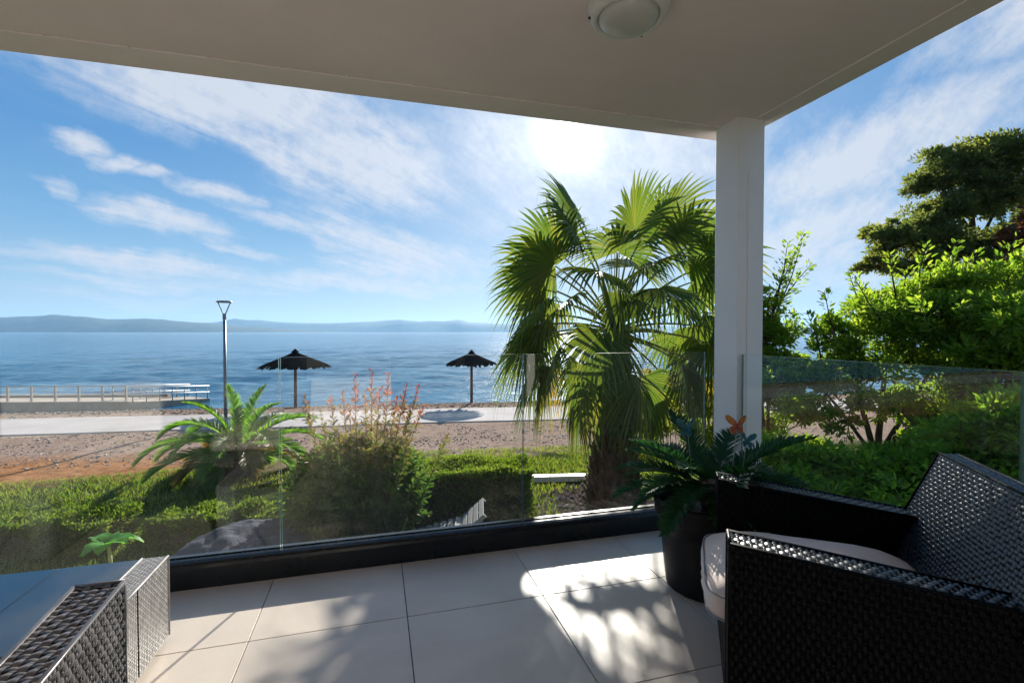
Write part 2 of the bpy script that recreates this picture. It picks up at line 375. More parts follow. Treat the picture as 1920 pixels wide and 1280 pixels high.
# ------------------------------------------------------------------ ground, beach, path, sea, hills
SL = 0.12                                     # shore, path and lawn edge lean this much against the terrace
def yp(x, y): return y + SL * x
def ground_z(x, y):
    Y = yp(x, y)
    if Y < 12: z = -1.90
    elif Y < 21.5: z = -1.90 - .06 * (Y - 12) / 9.5
    elif Y < 26: z = -1.96 - .62 * ((Y - 21.5) / 4.5) ** 1.2
    else: z = -2.58 - .12 * (Y - 26)
    return max(z, -5.0)
def build_ground():
    xs = np.concatenate([[-900, -400, -200, -100, -60], np.arange(-40, 40.1, .5), [60, 100, 200, 400, 900]])
    ys = np.concatenate([[-300, -80, -30, -10], np.arange(-4, 34.1, .33), [45, 80]])
    V = []
    for y in ys:
        for x in xs:
            z = ground_z(x, y)
            if abs(x) < 50 and 5 < yp(x, y) < 40:
                k = .035 if not (16.7 < yp(x, y) < 20.4) else .0
                z += k * noise.noise(Vector((x * .9, y * .9, 0))) + k * .6 * noise.noise(Vector((x * 3, y * 3, 5)))
            V.append((x, y, z))
    nx = len(xs); F = [(j*nx+i, j*nx+i+1, (j+1)*nx+i+1, (j+1)*nx+i) for j in range(len(ys)-1) for i in range(nx-1)]
    m, gg, out = newmat('beach_and_garden_soil')
    p = gg.n('ShaderNodeBsdfPrincipled'); p.inputs['Roughness'].default_value = .95; p.inputs['Specular IOR Level'].default_value = 0
    gg.l(p.outputs[0], out.inputs['Surface'])
    t = gg.n('ShaderNodeTexCoord').outputs['Object']; s = gg.n('ShaderNodeSeparateXYZ'); gg.l(t, s.inputs[0])
    Y = gg.m('ADD', s.outputs[1], gg.m('MULTIPLY', s.outputs[0], SL))
    big = gg.noise(t, .55, 5, .6); Yw = gg.m('ADD', Y, gg.m('MULTIPLY', gg.m('SUBTRACT', big, .5), 2.4))
    n1 = gg.noise(t, 5, 8, .7); n2 = gg.noise(t, 26, 5, .7)
    gravel = gg.ramp(gg.m('ADD', gg.m('MULTIPLY', n1, .5), gg.m('MULTIPLY', n2, .5)), [(.30, (.12, .08, .062)), (.5, (.33, .235, .185)), (.68, (.50, .39, .32))])
    soil = gg.ramp(n1, [(.3, (.17, .075, .035)), (.7, (.50, .25, .12))])
    moss = gg.ramp(n1, [(.3, (.02, .035, .01)), (.7, (.08, .10, .03))])
    wet = gg.ramp(n1, [(.3, (.06, .045, .035)), (.7, (.20, .145, .115))])
    # red earth lies on the left side of the garden edge
    leftw = gg.rng(gg.m('ADD', s.outputs[0], gg.m('MULTIPLY', big, 2)), -1.5, -4.0, 0, 1)
    fs = gg.m('MULTIPLY', gg.rng(Yw, 14.4, 13.0, 0, 1), leftw)
    c = gg.mix(fs, gravel, soil)
    c = gg.mix(gg.rng(gg.m('ADD', Yw, gg.m('MULTIPLY', leftw, .9)), 12.6, 12.0, 0, 1), c, moss)
    c = gg.mix(gg.rng(Yw, 20.6, 22.4, 0, .9), c, wet)
    gg.l(c, p.inputs['Base Color'])
    b = gg.n('ShaderNodeBump'); b.inputs['Strength'].default_value = .9; b.inputs['Distance'].default_value = .05
    gg.l(gg.m('ADD', n1, gg.m('MULTIPLY', n2, .6)), b.inputs['Height']); gg.l(b.outputs[0], p.inputs['Normal'])
    return tag(np_mesh('ground', V, F, m, smooth=True), kind='structure')
build_ground()

def build_path():
    V = []; xs = np.arange(-60, 60.1, .5)
    mp_ = pbr('pale_concrete_path', (.47, .425, .41), .9, var=.05, vscale=.9, bump=.2, bscale=14, bdist=.01, spec=.1, vdetail=9, col2=(.37, .33, .315))
    b = MB()
    for x in xs:
        w0 = 17.05 + .05 * math.sin(x * .8) ; w1 = 20.05 + .05 * math.sin(x * .5 + 1)
        for Y in (w0, w1):
            V.append((x, Y - SL * x, -1.895))
    for x in xs:
        w0 = 17.05 + .05 * math.sin(x * .8) ; w1 = 20.05 + .05 * math.sin(x * .5 + 1)
        for Y in (w0, w1): V.append((x, Y - SL * x, -2.05))
    n = len(xs); F = []
    for i in range(n - 1):
        F.append((2*i, 2*i+2, 2*i+3, 2*i+1)); F.append((2*n+2*i, 2*n+2*i+2, 2*i+2, 2*i)); F.append((2*i+1, 2*i+3, 2*n+2*i+3, 2*n+2*i+1))
    return tag(np_mesh('path', V, F, mp_), kind='structure')
build_path()

SEA = -2.27
def build_sea():
    # ring sector mesh with real swell close in, flat far out
    rs = list(np.geomspace(17, 260, 330)) + [320, 420, 600, 900, 1500, 3000, 6000, 12000, 30000]
    az = np.linspace(R(-62), R(88), 420)
    rr = np.array(rs)[:, None]; aa = az[None]
    X = rr * np.sin(aa); Y = rr * np.cos(aa)
    Z = np.zeros_like(X)
    rgen = np.random.default_rng(3)
    fade = np.clip(1 - (rr - 60) / 200, 0, 1)
    shore = np.clip((Y + SL * X - 23.0) / 8, .12, 1)
    for k in range(26):
        lam = rgen.uniform(.8, 5.5); d = R(20) + rgen.normal(0, .5); ph = rgen.uniform(0, 6.28); amp = .0065 * lam ** .6
        Z += amp * np.sin((X * math.sin(d) + Y * math.cos(d)) * 6.283 / lam + ph + .8*np.sin(X*.31+k) ) * fade * shore * np.clip(1.4 - rr / (lam * 40), 0, 1)
    V = np.stack([X, Y, Z + SEA], 2).reshape(-1, 3)
    nr, na = len(rs), len(az)
    i, j = np.meshgrid(np.arange(nr - 1), np.arange(na - 1), indexing='ij')
    F = np.stack([i*na+j, i*na+j+1, (i+1)*na+j+1, (i+1)*na+j], 2)[..., ::-1].reshape(-1, 4)
    m, gg, out = newmat('sea_water')
    p = gg.n('ShaderNodeBsdfPrincipled'); gg.l(p.outputs[0], out.inputs['Surface'])
    p.inputs['Roughness'].default_value = .10; p.inputs['IOR'].default_value = 1.33
    t = gg.n('ShaderNodeTexCoord').outputs['Object']
    mpn = gg.n('ShaderNodeMapping'); mpn.inputs['Rotation'].default_value = (0, 0, R(15)); mpn.inputs['Scale'].default_value = (.55, 1.25, 1); gg.l(t, mpn.inputs[0])
    w1 = gg.noise(mpn.outputs[0], .9, 6, .62, .4); w2 = gg.noise(mpn.outputs[0], .16, 4, .6, .3); w3 = gg.noise(mpn.outputs[0], .03, 3, .5)
    c = gg.ramp(w3, [(.3, (.012, .11, .21)), (.7, (.018, .15, .27))])
    c = gg.mix(gg.rng(w2, .4, .7), c, (.022, .18, .30)); gg.l(c, p.inputs['Base Color'])
    b = gg.n('ShaderNodeBump'); b.inputs['Strength'].default_value = 1.0; b.inputs['Distance'].default_value = .34
    b2 = gg.n('ShaderNodeBump'); b2.inputs['Strength'].default_value = .55; b2.inputs['Distance'].default_value = .6
    gg.l(w1, b.inputs['Height']); gg.l(w2, b2.inputs['Height']); gg.l(b2.outputs[0], b.inputs['Normal']); gg.l(b.outputs[0], p.inputs['Normal'])
    return tag(np_mesh('sea', V, F, m, smooth=True), kind='structure')
build_sea()

def hill(name, prof, dist, depth, seed, col):
    """a far ridge: heights (photo column, metres) at distance dist; a real mound with gullies"""
    px = np.array([q[0] for q in prof], float); hh = np.array([q[1] for q in prof], float)
    xs = np.linspace(px[0], px[-1], 300); ks = np.linspace(0, 1, 16)
    V = []
    for k in ks:
        dd = dist + depth * k; e = math.sin(math.pi * min(1, k / .62) / 2) if k < .62 else math.cos((k - .62) / .38 * math.pi / 2)
        for x in xs:
            p_ = at(x, dd); h = np.interp(x, px, hh)
            nz = noise.fractal(Vector((p_.x / 420 + seed, p_.y / 420, seed)), .9, 2.1, 5)
            V.append((p_.x, p_.y, SEA - 8 + (h + 9.5) * e * (1 + .16 * nz * (1 if k < .55 else .25))))
    nx = len(xs); F = [(j*nx+i, j*nx+i+1, (j+1)*nx+i+1, (j+1)*nx+i) for j in range(len(ks)-1) for i in range(nx-1)]
    m = pbr(name + '_scrub', col, .95, var=.3, vscale=.012, spec=.1)
    return tag(np_mesh(name, V, F, m, smooth=True), kind='structure')
k1 = 4200 / 907
hill('hills', [(-500, 20*k1), (-250, 30*k1), (-60, 29*k1), (0, 30*k1), (45, 33.5*k1), (95, 36*k1), (130, 34*k1), (165, 31*k1), (205, 28*k1), (270, 28*k1), (335, 23*k1), (375, 20*k1), (450, 12*k1), (560, 4*k1), (640, .2*k1)], 4200, 900, 3.1, (.055, .075, .035))
k2 = 6200 / 907
hill('far_hills', [(200, 8*k2), (300, 18*k2), (400, 20*k2), (440, 26*k2), (480, 23*k2), (520, 21*k2), (570, 18*k2), (640, 19*k2), (700, 22*k2), (750, 26*k2), (790, 21*k2), (830, 22*k2), (850, 25*k2), (862, 26*k2), (880, 21*k2), (930, 18*k2), (1000, 15*k2), (1100, 14*k2), (1250, 12*k2), (1450, 10*k2), (1700, 9*k2), (2000, 4*k2), (2300, .5*k2)], 6200, 1100, 8.4, (.06, .075, .04))

# air
hz = MB(); hz.box((-9000, -1200, -6.5), (9500, 9500, 260))
m, gg, out = newmat('haze_air')
pv = gg.n('ShaderNodeVolumePrincipled'); pv.inputs['Density'].default_value = .000085
pv.inputs['Color'].default_value = (.36, .66, 1, 1); pv.inputs['Anisotropy'].default_value = .25
gg.l(pv.outputs[0], out.inputs['Volume'])
tag(hz.obj('haze', m), kind='stuff')

# ------------------------------------------------------------------ terrace structure
CE = 2.52                                   # soffit height
FX0, FX1, FY0, FY1 = -3.6, 2.06, -1.6, 2.64
b = MB(); b.box((FX0 - .3, FY0 - .3, -.22), (2.33, 2.76, -.012)); slab = tag(b.obj('floor', M['grout']), kind='structure')
TS = .625
tile_mesh = None
b = MB(); h = TS / 2 - .0018; b.box((-h, -h, -.011), (h, h, 0)); proto = b.obj('tile', M['tile'], slab, bevel=.0012, seg=1)
first = True
xi = -.5
for ix in range(-5, 5):
    for iy in range(-6, 2):
        x0, x1 = .125 + ix * TS, .125 + (ix + 1) * TS
        y0, y1 = 2.13 + (iy) * TS - TS * 0, 2.13 + (iy + 1) * TS
        x1c, y1c, x0c = min(x1, FX1), min(y1, FY1), x0
        if x1c - x0c < .05 or y1c - y0 < .05: continue
        if abs(x1c - x1) < 1e-6 and abs(y1c - y1) < 1e-6:
            o = proto if first else proto.copy()
            if not first: COL.objects.link(o)
            first = False
            o.location = ((x0 + x1) / 2, (y0 + y1) / 2, random.uniform(-.0004, .0004)); o.parent = slab
        else:
            b = MB(); g2 = .0018; b.box((x0c + g2, y0 + g2, -.011), (x1c - g2, y1c - g2, 0)); b.obj('tile', M['tile'], slab, bevel=.0012, seg=1)
# retaining wall under the terrace
b = MB(); b.box((FX0 - .3, 2.60, -2.3), (2.30, 2.74, -.222)); b.box((2.16, FY0 - .3, -2.3), (2.30, 2.598, -.222))
tag(b.obj('terrace_wall', M['house']), kind='structure')

# soffit
ceil = MB(); ceil.box((-4.2, -1.9, CE), (2.335, 2.58, CE + .30)); ceil.box((-4.2, -1.9, CE + .304), (2.335, 2.76, CE + .34))
ceiling = tag(ceil.obj('ceiling', M['render']), kind='structure')
b = MB(); b.box((-4.2, 2.583, CE - .006), (2.335, 2.765, CE + .30)); b.obj('edge_trim', M['render_trim'], ceiling, bevel=.004)
b = MB(); b.box((2.20, -1.9, CE - .006), (2.337, 2.580, CE + .002)); b.obj('edge_trim', M['render_trim'], ceiling, bevel=.003)
b = MB(); b.lathe([(.0, -.0075), (.006, -.007), (.0085, -.003), (.009, .002)], 12); scr = b.obj('screw', M['render_trim'], ceiling, smooth=True)
for i in range(17):
    o = scr if i == 0 else scr.copy()
    if i: COL.objects.link(o)
    o.parent = ceiling; o.location = (-3.25 + .312 * i, 2.579, CE - .004)

# house behind, out of view; right-hand glazing enlarged to darken balustrade reflections
hw = thing('house_wall', (0, FY0, 0), 'white rendered house wall with glazed sliding door behind the terrace', 'house wall')
b = MB()
for (x0, x1, z0, z1) in ((-4.2, -2.6, 0, CE), (-.9, .2, 0, CE), (2.2, 2.33, 0, CE), (-2.6, -.9, 2.2, CE), (.2, 2.2, 2.2, CE)):
    b.box((x0, -.30, z0), (x1, 0, z1))
b.box((.2, -.30, 0), (2.2, 0, .06)); b.obj('wall', M['house'], hw)
for (x0, x1, z0, z1) in ((-2.6, -.9, 0, 2.2), (.2, 1.2, .06, 2.2), (1.2, 2.2, .06, 2.2)):
    b = MB(); w = .06
    b.box((x0, -.14, z0), (x1, -.08, z0 + w)); b.box((x0, -.14, z1 - w), (x1, -.08, z1)); b.box((x0, -.14, z0 + w), (x0 + w, -.08, z1 - w)); b.box((x1 - w, -.14, z0 + w), (x1, -.08, z1 - w))
    fr = b.obj('window', M['frame'], hw); b = MB(); b.box((x0 + w, -.12, z0 + w), (x1 - w, -.10, z1 - w)); b.obj('pane', M['roomglass'], fr)

# pillar
pil = thing('pillar', (2.172, 2.522, 0), 'white painted square corner column holding up the soffit', 'pillar')
b = MB(); b.box((-.0925, -.1025, 0), (.0925, .1025, CE - .001)); b.obj('shaft', M['column'], pil, bevel=.004)
b = MB(); b.box((-.026, -.1075, .12), (-.012, -.1027, CE - .32)); b.obj('cable_strip', M['column'], pil)

# ------------------------------------------------------------------ glass balustrades
def pane(x0, x1, y0, y1, z0, z1, parent, ox, oy):
    b = MB(); b.box((x0 - ox, y0 - oy, z0), (x1 - ox, y1 - oy, z1), 0)
    o = b.obj('glass_pane', [M['glass'], M['glass_edge']], parent)
    dims = (x1 - x0, y1 - y0)
    for p in o.data.polygons:
        n = p.normal
        thin = abs(n.x) if dims[0] < dims[1] else abs(n.y)
        if thin < .5: p.material_index = 1
    return o
fb = thing('front_balustrade', (-.7, 2.70, 0), 'frameless glass balustrade on a black metal base rail facing the sea', 'balustrade')
b = MB()   # base rail with rounded shoulders
prof = [(-.062, 0), (-.062, .098), (-.058, .112), (-.048, .122), (-.030, .128), (-.012, .130), (-.012, .118), (.012, .118), (.012, .130), (.045, .128), (.056, .118), (.060, .10), (.060, 0)]
def rail(prof, x0, x1, name, mat, parent, axis='x'):
    b = MB(); vs = []
    for x in (x0, x1):
        for (a, z) in prof: vs.append((x, a, z) if axis == 'x' else (a, x, z))
    n = len(prof); fs = [(i, i + 1, n + i + 1, n + i) for i in range(n - 1)] + [(n-1, 0, n, 2*n-1)]
    fs += [tuple(range(n)), tuple(range(2*n-1, n-1, -1))]
    if axis == 'x': fs = [tuple(reversed(f)) for f in fs]
    b.add(vs, fs); return b.obj(name, mat, parent)
rail(prof, -2.9, 2.79, 'base_rail', M['kerb'], fb)
GX = [-3.08, -1.778, -.476, .826, 2.07]
for a, c in zip(GX[:-1], GX[1:]): pane(a + .004, c - .004, 2.693, 2.707, .12, 1.11, fb, -.7, 2.70)
b = MB(); b.tube([(.9, -.064, .05), (.9, -.0645, .05)], .004)
rb = thing('side_balustrade', (2.11, 1.2, 0), 'frameless glass balustrade beside the shrubs, running to the column', 'balustrade')
rail(prof, -2.75, 1.215, 'base_rail', M['kerb'], rb, 'y')
for a, c in ((-.2, 1.10), (1.108, 2.408)): pane(2.103, 2.117, a, c, .12, 1.105, rb, 2.11, 1.2)

# ------------------------------------------------------------------ ceiling lamp
cl_ = thing('ceiling_lamp', (.945, 1.70, CE), 'round white bulkhead lamp screwed to the soffit, switched off', 'ceiling lamp')
b = MB(); b.lathe([(0, -.001), (.155, -.001), (.157, -.02), (.150, -.055), (.140, -.070), (.128, -.076), (.118, -.072), (.116, -.060)], 64); b.obj('housing', M['white_plastic'], cl_, smooth=True)
b = MB(); b.lathe([(.1155, -.055), (.114, -.072), (.100, -.088), (.07, -.098), (.035, -.103), (0, -.104)], 64); b.obj('diffuser', M['opal'], cl_, smooth=True)
for k in range(3):
    a = R(40 + 120 * k); b = MB(); b.lathe([(0, -.008), (.005, -.006), (.006, 0)], 10, (.149*math.cos(a), .149*math.sin(a), -.060)); b.obj('screw', M['frame'], cl_, smooth=True)
a = R(262); b = MB(); b.box((-.03, -.004, -.004), (.03, .004, .004), 0, Matrix.Translation((.14*math.cos(a), .14*math.sin(a), -.075)) @ Matrix.Rotation(a + R(90), 4, 'Z')); b.obj('clip', M['steel'], cl_)

# ------------------------------------------------------------------ wicker
def weave(mb, O, U, Vv, lu, lv, cu, cv, wu=.86, wv=.5, amp=.0028, arch=.0016, mi=0, flip=False):
    """woven strands over a flat panel: wefts run along U, warps along V (U, V unit vectors)"""
    O, U, Vv = Vector(O), Vector(U).normalized(), Vector(Vv).normalized(); N = U.cross(Vv).normalized()
    if flip: N = -N
    nu, nv = max(1, round(lu / cu)), max(1, round(lv / cv)); cu, cv = lu / nu, lv / nv
    def ribbon(start, D, S, length, n, w, ph):
        vs = []; fs = []; sub = 4; rw = random.uniform(-1, 1)
        for i in range(n * sub + 1):
            t = i / sub; h = amp * math.cos(math.pi * (t - .5) + math.pi * ph)
            ws = w * (1 + rw * .10) * random.uniform(.94, 1.06)
            p = start + D * (t * length / n) + N * h * random.uniform(.85, 1.15) + S * (random.uniform(-.03, .03) * w + rw * .04 * w)
            vs += [p - S * ws / 2 - N * arch, p, p + S * ws / 2 - N * arch]
        for i in range(n * sub):
            a = i * 3; fs += [(a, a+3, a+4, a+1), (a+1, a+4, a+5, a+2)]
        mb.add(vs, fs, mi)
    for j in range(nv): ribbon(O + Vv * cv * (j + .5), U, Vv, lu, nu, cv * wu, j % 2)
    for i in range(nu): ribbon(O + U * cu * (i + .5), Vv, U, lv, nv, cu * wv, (i + 1) % 2)

def armchair(loc, rz, label, wick, cell, wback=None, wtop=None, near_left=False, group='wicker armchairs on the terrace'):
    t = thing('wicker_armchair', loc, label, 'armchair', group, rz)
    W, aw, fy = .37, .10, .36
    zf, zr, base = .64, .57, .07
    by0, by1 = -.30, -.40                      # back front-face at arm height and at its top
    for s in (-1, 1):
        x0, x1 = (s * W, s * (W - aw)) if s < 0 else (W - aw, W)
        x0, x1 = min(x0, x1), max(x0, x1)
        yb = -.36; zb = zf + (zr - zf) * (fy - yb) / .66
        b = MB(); e = .006
        b.hexa([(x0+e, yb, base), (x1-e, yb, base), (x1-e, fy-e, base), (x0+e, fy-e, base), (x0+e, yb, zb-e), (x1-e, yb, zb-e), (x1-e, fy-e, zf-e), (x0+e, fy-e, zf-e)])
        arm = b.obj('arm', M['core'], t)
        b = MB(); sl = Vector((0, fy - yb, zf - zb)); L = sl.length
        # top (normal up): U along +y, V along -x gives N = up
        weave(b, (x1, yb, zb), sl, (-1, 0, 0), L, aw, cell, aw / 5, .85, .45, mi=1)
        # sides and front: strands stand upright, rows follow the slope of the arm
        H = zf - base; Hs = H - .003; sv = (0, fy - yb, zf - zb)
        weave(b, (x1, fy, zf - Hs), (0, 0, 1), (0, -sv[1], -sv[2]), Hs, L, cell * 1.25, cell * .72, .9, .5)
        weave(b, (x0, yb, zb - Hs), (0, 0, 1), sv, Hs, L, cell * 1.25, cell * .72, .9, .5)
        weave(b, (x1, fy, base), (-1, 0, 0), (0, 0, 1), aw, H, cell * .8, cell, .85, .5)
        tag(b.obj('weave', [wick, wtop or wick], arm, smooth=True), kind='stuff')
        b = MB()
        for xx in (x0 + .001, x1 - .001):
            b.tube([(xx, yb, zb + .001), (xx, fy, zf + .001), (xx, fy + .001, zf - .01), (xx, fy + .001, base)], .0052, 6)
        b.tube([(x0, fy, zf + .001), (x1, fy, zf + .001)], .0052, 6)
        b.obj('binding', wick, arm, smooth=True)
        for ly in (fy - .045, -.33):
            b = MB(); b.tube([((x0+x1)/2, ly, 0), ((x0+x1)/2, ly, base + .01)], .018, 10); b.obj('leg', M['steel'], t, smooth=True)
    # back: leaning slab, its top rounded over
    ix = W + .0
    def yy(z): return by0 + (by1 - by0) * (z - .57) / .22
    b = MB(); th = .055; z0, z1 = .12, .79
    b.hexa([(-ix+.006, yy(z0)-th, z0), (ix-.006, yy(z0)-th, z0), (ix-.006, yy(z0)-.005, z0), (-ix+.006, yy(z0)-.005, z0),
            (-ix+.006, yy(z1)-th, z1-.005), (ix-.006, yy(z1)-th, z1-.005), (ix-.006, yy(z1)-.005, z1-.005), (-ix+.006, yy(z1)-.005, z1-.005)])
    back = b.obj('backrest', M['core'], t)
    b = MB(); up = Vector((0, yy(z1) - yy(.40), z1 - .40))
    bc = cell * 1.05
    weave(b, (ix, yy(.40), .40), (-1, 0, 0), up, 2 * ix, up.length, bc, bc * .8, .93, .9, .0022)
    upb = Vector((0, yy(z1) - yy(z0), z1 - z0))
    weave(b, (-ix, yy(z0) - th - .003, z0), (1, 0, 0), upb, 2 * ix, upb.length, cell, cell * .9, .88, .6)
    weave(b, (-ix, yy(z1) - th, z1), (1, 0, 0), (0, 1, 0), 2 * ix, th, cell, th / 3, .85, .5)
    for s in (-1, 1):
        xx = s * ix; zz = .50
        o_ = (xx, yy(zz) - (th if s > 0 else 0), zz); u_ = (0, s, 0)
        u2 = Vector((0, yy(z1) - yy(zz), z1 - zz))
        weave(b, o_, u_, u2, th, u2.length, th / 3, cell, .85, .5)
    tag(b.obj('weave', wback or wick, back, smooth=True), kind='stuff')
    b = MB()
    for yo in (0, -th): b.tube([(-ix, yy(.5)+yo, .5), (-ix, yy(z1)+yo, z1), (ix, yy(z1)+yo, z1), (ix, yy(.5)+yo, .5)], .0055, 6)
    b.obj('binding', wick, back, smooth=True)
    # seat and apron
    b = MB(); b.box((-W + aw + .002, -.34, .27), (W - aw - .002, fy - .006, .335)); seat = b.obj('seat', M['core'], t)
    b = MB(); weave(b, (W - aw, fy - .002, .075), (-1, 0, 0), (0, 0, 1), 2 * (W - aw), .262, cell, cell * .9, .85, .5)
    tag(b.obj('weave', wick, seat, smooth=True), kind='stuff')
    b = MB(); b.box((-W + aw + .002, fy - .03, .075), (W - aw - .002, fy - .008, .268)); b.obj('apron', M['core'], t)
    return t
armchair((1.470, 1.226, 0), R(54), 'black wicker armchair beside the plant pot, with leaning backrest coloured with a blue sky sheen', M['wick_black'], .0165, M['wick_sky_sheen'], M['wick_top'])
armchair((-.956, 1.0, 0), 0, 'grey wicker armchair at bottom left with only its arm in view', M['wick_dgrey'], .0165, None, M['wick_dgrey'])

def cushion(loc, rz, label, seed):
    t = thing('seat_cushion', loc, label, 'cushion', 'cream seat cushions', rz)
    sx, sy, sz = .262, .345, .058
    V = []; F = []; n = 44; m_ = 14
    rgen = np.random.default_rng(seed)
    ph = rgen.uniform(0, 6, 40)
    # ring profile around the rounded-square outline, closed top and bottom with a grid
    def outline(a):
        c, s_ = math.cos(a), math.sin(a); k = (abs(c) ** 7 + abs(s_) ** 7) ** (-1/7); return c * k, s_ * k
    N_ = 160; levels = []
    for f in (.0, .25, .5, .7, .85, .94): levels.append((f, 1, None))
    prof = [(.0, .128), (.3, .122), (.55, .106), (.75, .083), (.88, .062), (.955, .046), (.99, .034), (1.012, .018), (1.02, 0), (1.012, -.018), (.99, -.034), (.95, -.042), (.8, -.046), (.4, -.048), (0, -.048)]
    vs = []
    for (f, z) in prof:
        for k in range(N_):
            a = 2*math.pi*k/N_; ox, oy = outline(a)
            x, y = ox * sx * f, oy * sy * f
            wr = 0
            if .8 < f < 1.1:
                per = k / N_ * 60
                wr = .0035 * math.sin(per * 2.1 + 1.3*math.sin(per*.7 + seed)) * (1 - abs(z) / .06) * (.5 + .5*math.sin(per * .37 + seed))
            zz = z + .003 * noise.noise(Vector((x * 9, y * 9, seed)))
            vs.append((x * (1 + wr / max(sx, .01) * 1.5), y * (1 + wr / sy), zz + .050))
    fs = []
    for i in range(len(prof) - 1):
        for k in range(N_): fs.append((i*N_+k, (i+1)*N_+k, (i+1)*N_+(k+1)%N_, i*N_+(k+1)%N_))
    b = MB(); b.add(vs, fs); b.obj('cover', M['cushion'], t, smooth=True)
    for zc in (.036, -.036):
        b = MB(); pts = []
        for k in range(N_ + 1):
            a = 2*math.pi*k/N_; ox, oy = outline(a); pts.append((ox * sx * .997, oy * sy * .997, zc + .050 + .0015 * math.sin(k*.4)))
        b.tube(pts, .0035, 6, False); b.obj('piping', M['piping'], t, smooth=True)
    return t
def loc_on_chair(cx, cy, rz, lx, ly): c, s_ = math.cos(rz), math.sin(rz); return (cx + lx*c - ly*s_, cy + lx*s_ + ly*c)
q = loc_on_chair(1.470, 1.226, R(54), 0, .075); cushion((q[0], q[1], .337), R(54), 'thick cream cushion on the black wicker armchair', 1)
q = loc_on_chair(-.956, 1.0, 0, 0, .02); cushion((q[0], q[1], .337), 0, 'cream cushion on the grey wicker armchair', 2)

# coffee table
tb = thing('coffee_table', (-1.30, 1.945, 0), 'low grey wicker coffee table with dark glass top mirroring the sky', 'coffee table')
TX, TY, TZ = .49, .285, .34
b = MB(); b.box((-TX + .093, -TY, TZ - .02), (.128, TY, TZ - .002)); b.obj('glass_panel', M['tableglass'], tb, bevel=.002)
b = MB(); b.box((.131, -TY, TZ - .02), (TX - .093, TY, TZ - .002)); b.obj('glass_panel', M['tableglass'], tb, bevel=.002)
for s in (-1, 1):
    xa, xb = (TX - .09, TX) if s > 0 else (-TX, -TX + .09)
    b = MB(); b.box((xa + .005, -TY + .005, .02), (xb - .005, TY - .005, TZ - .005)); sp = b.obj('side_panel', M['core'], tb)
    b = MB(); c_ = .0125
    weave(b, (xb, -TY, TZ), (0, 1, 0), (-1, 0, 0), 2*TY, .09, c_, .0125, .9, .75, .0016, .0008)
    yb_ = -TY + .31
    for (ya, yb2) in ((-TY, yb_ - .005), (yb_ + .005, TY)):
        weave(b, (xb, ya, .02), (0, 1, 0), (0, 0, 1), yb2 - ya, TZ - .02, c_, c_, .72, .72, .0012, .0006)
    weave(b, (xa, TY, .02), (0, -1, 0), (0, 0, 1), 2*TY, TZ - .02, c_, c_, .72, .72, .0012, .0006)
    weave(b, (xa, -TY, .02), (1, 0, 0), (0, 0, 1), .09, TZ - .02, c_, c_, .72, .72, .0012, .0006)
    weave(b, (xb, TY, .02), (-1, 0, 0), (0, 0, 1), .09, TZ - .02, c_, c_, .72, .72, .0012, .0006)
    tag(b.obj('weave', M['wick_grey'], sp, smooth=True), kind='stuff')
    b = MB()
    for xx in (xa, xb): b.tube([(xx, -TY, .02), (xx, -TY, TZ), (xx, TY, TZ), (xx, TY, .02)], .004, 6)
    b.obj('binding', M['wick_grey'], sp, smooth=True)
b = MB(); b.box((-TX + .09, -.02, .15), (TX - .09, .02, .19)); b.obj('crossbar', M['core'], tb)

# ------------------------------------------------------------------ plants: shared builders
def pinnate(C, az, el, L, bend, n, leaf_len, leaf_w, fwd=55, vee=25, droop=.0, twist=0, tip=.35, base=.12, rseed=0, rach=.012):
    """feather leaf: curved rachis with two rows of leaflets. returns V, F(quads), rachis points"""
    r_ = random.Random(rseed)
    pts = []; p = Vector(C); e = el; a = az; ns = 24
    tang = []
    for i in range(ns + 1):
        t = i / ns
        d = Vector((math.sin(a) * math.cos(e), math.cos(a) * math.cos(e), math.sin(e)))
        pts.append(p.copy()); tang.append(d); p = p + d * (L / ns); e -= bend / ns * (.5 + 1.2 * t)
    V = []; F = []
    def samp(t):
        f = min(t, .9999) * ns; i = int(f); k = f - i
        return pts[i].lerp(pts[i+1], k), tang[i].lerp(tang[i+1], k).normalized()
    for j in range(n):
        t = base + (1 - base) * (j + .5) / n
        P_, T = samp(t)
        S = T.cross(Vector((0, 0, 1)));  S = S.normalized() if S.length > 1e-3 else Vector((1, 0, 0))
        if twist: S = (Matrix.Rotation(twist, 3, T) @ S)
        N = S.cross(T).normalized()
        env = math.sin(math.pi * min(1, (t - base) / (1 - base) * .86 + .14)) ** .6
        ll = leaf_len * max(tip, env) * r_.uniform(.88, 1.08)
        f_ = R(fwd - 25 * t + r_.uniform(-7, 7))
        for s in (-1, 1):
            D = (T * math.cos(f_) + S * s * math.sin(f_)).normalized()
            D = (D * math.cos(R(vee)) + N * math.sin(R(vee + r_.uniform(-8, 8)))).normalized()
            Wd = T.cross(D).cross(D).normalized() if T.cross(D).length > 1e-4 else T
            Wd = (Wd + N * r_.uniform(-.4, .4)).normalized()
            b0 = len(V); w = leaf_w
            for (k, ww, dr) in ((0, .35, 0), (.35, .5, .03), (.7, .38, .14), (1, .03, .32)):
                q_ = P_ + D * ll * k - Vector((0, 0, 1)) * ll * droop * dr * 2
                V += [q_ - Wd * w * ww, q_ + Wd * w * ww]
            for k in range(3): F.append((b0+2*k, b0+2*k+1, b0+2*k+3, b0+2*k+2))
    return V, F, pts
def frond_obj(V, F, pts, rad, mats, parent, name='frond', n=6):
    b = MB(); b.add(V, F, 0)
    b.tube(pts, [rad * (1 - .85 * i / (len(pts) - 1)) for i in range(len(pts))], n, True, 1)
    return b.obj(name, mats, parent)

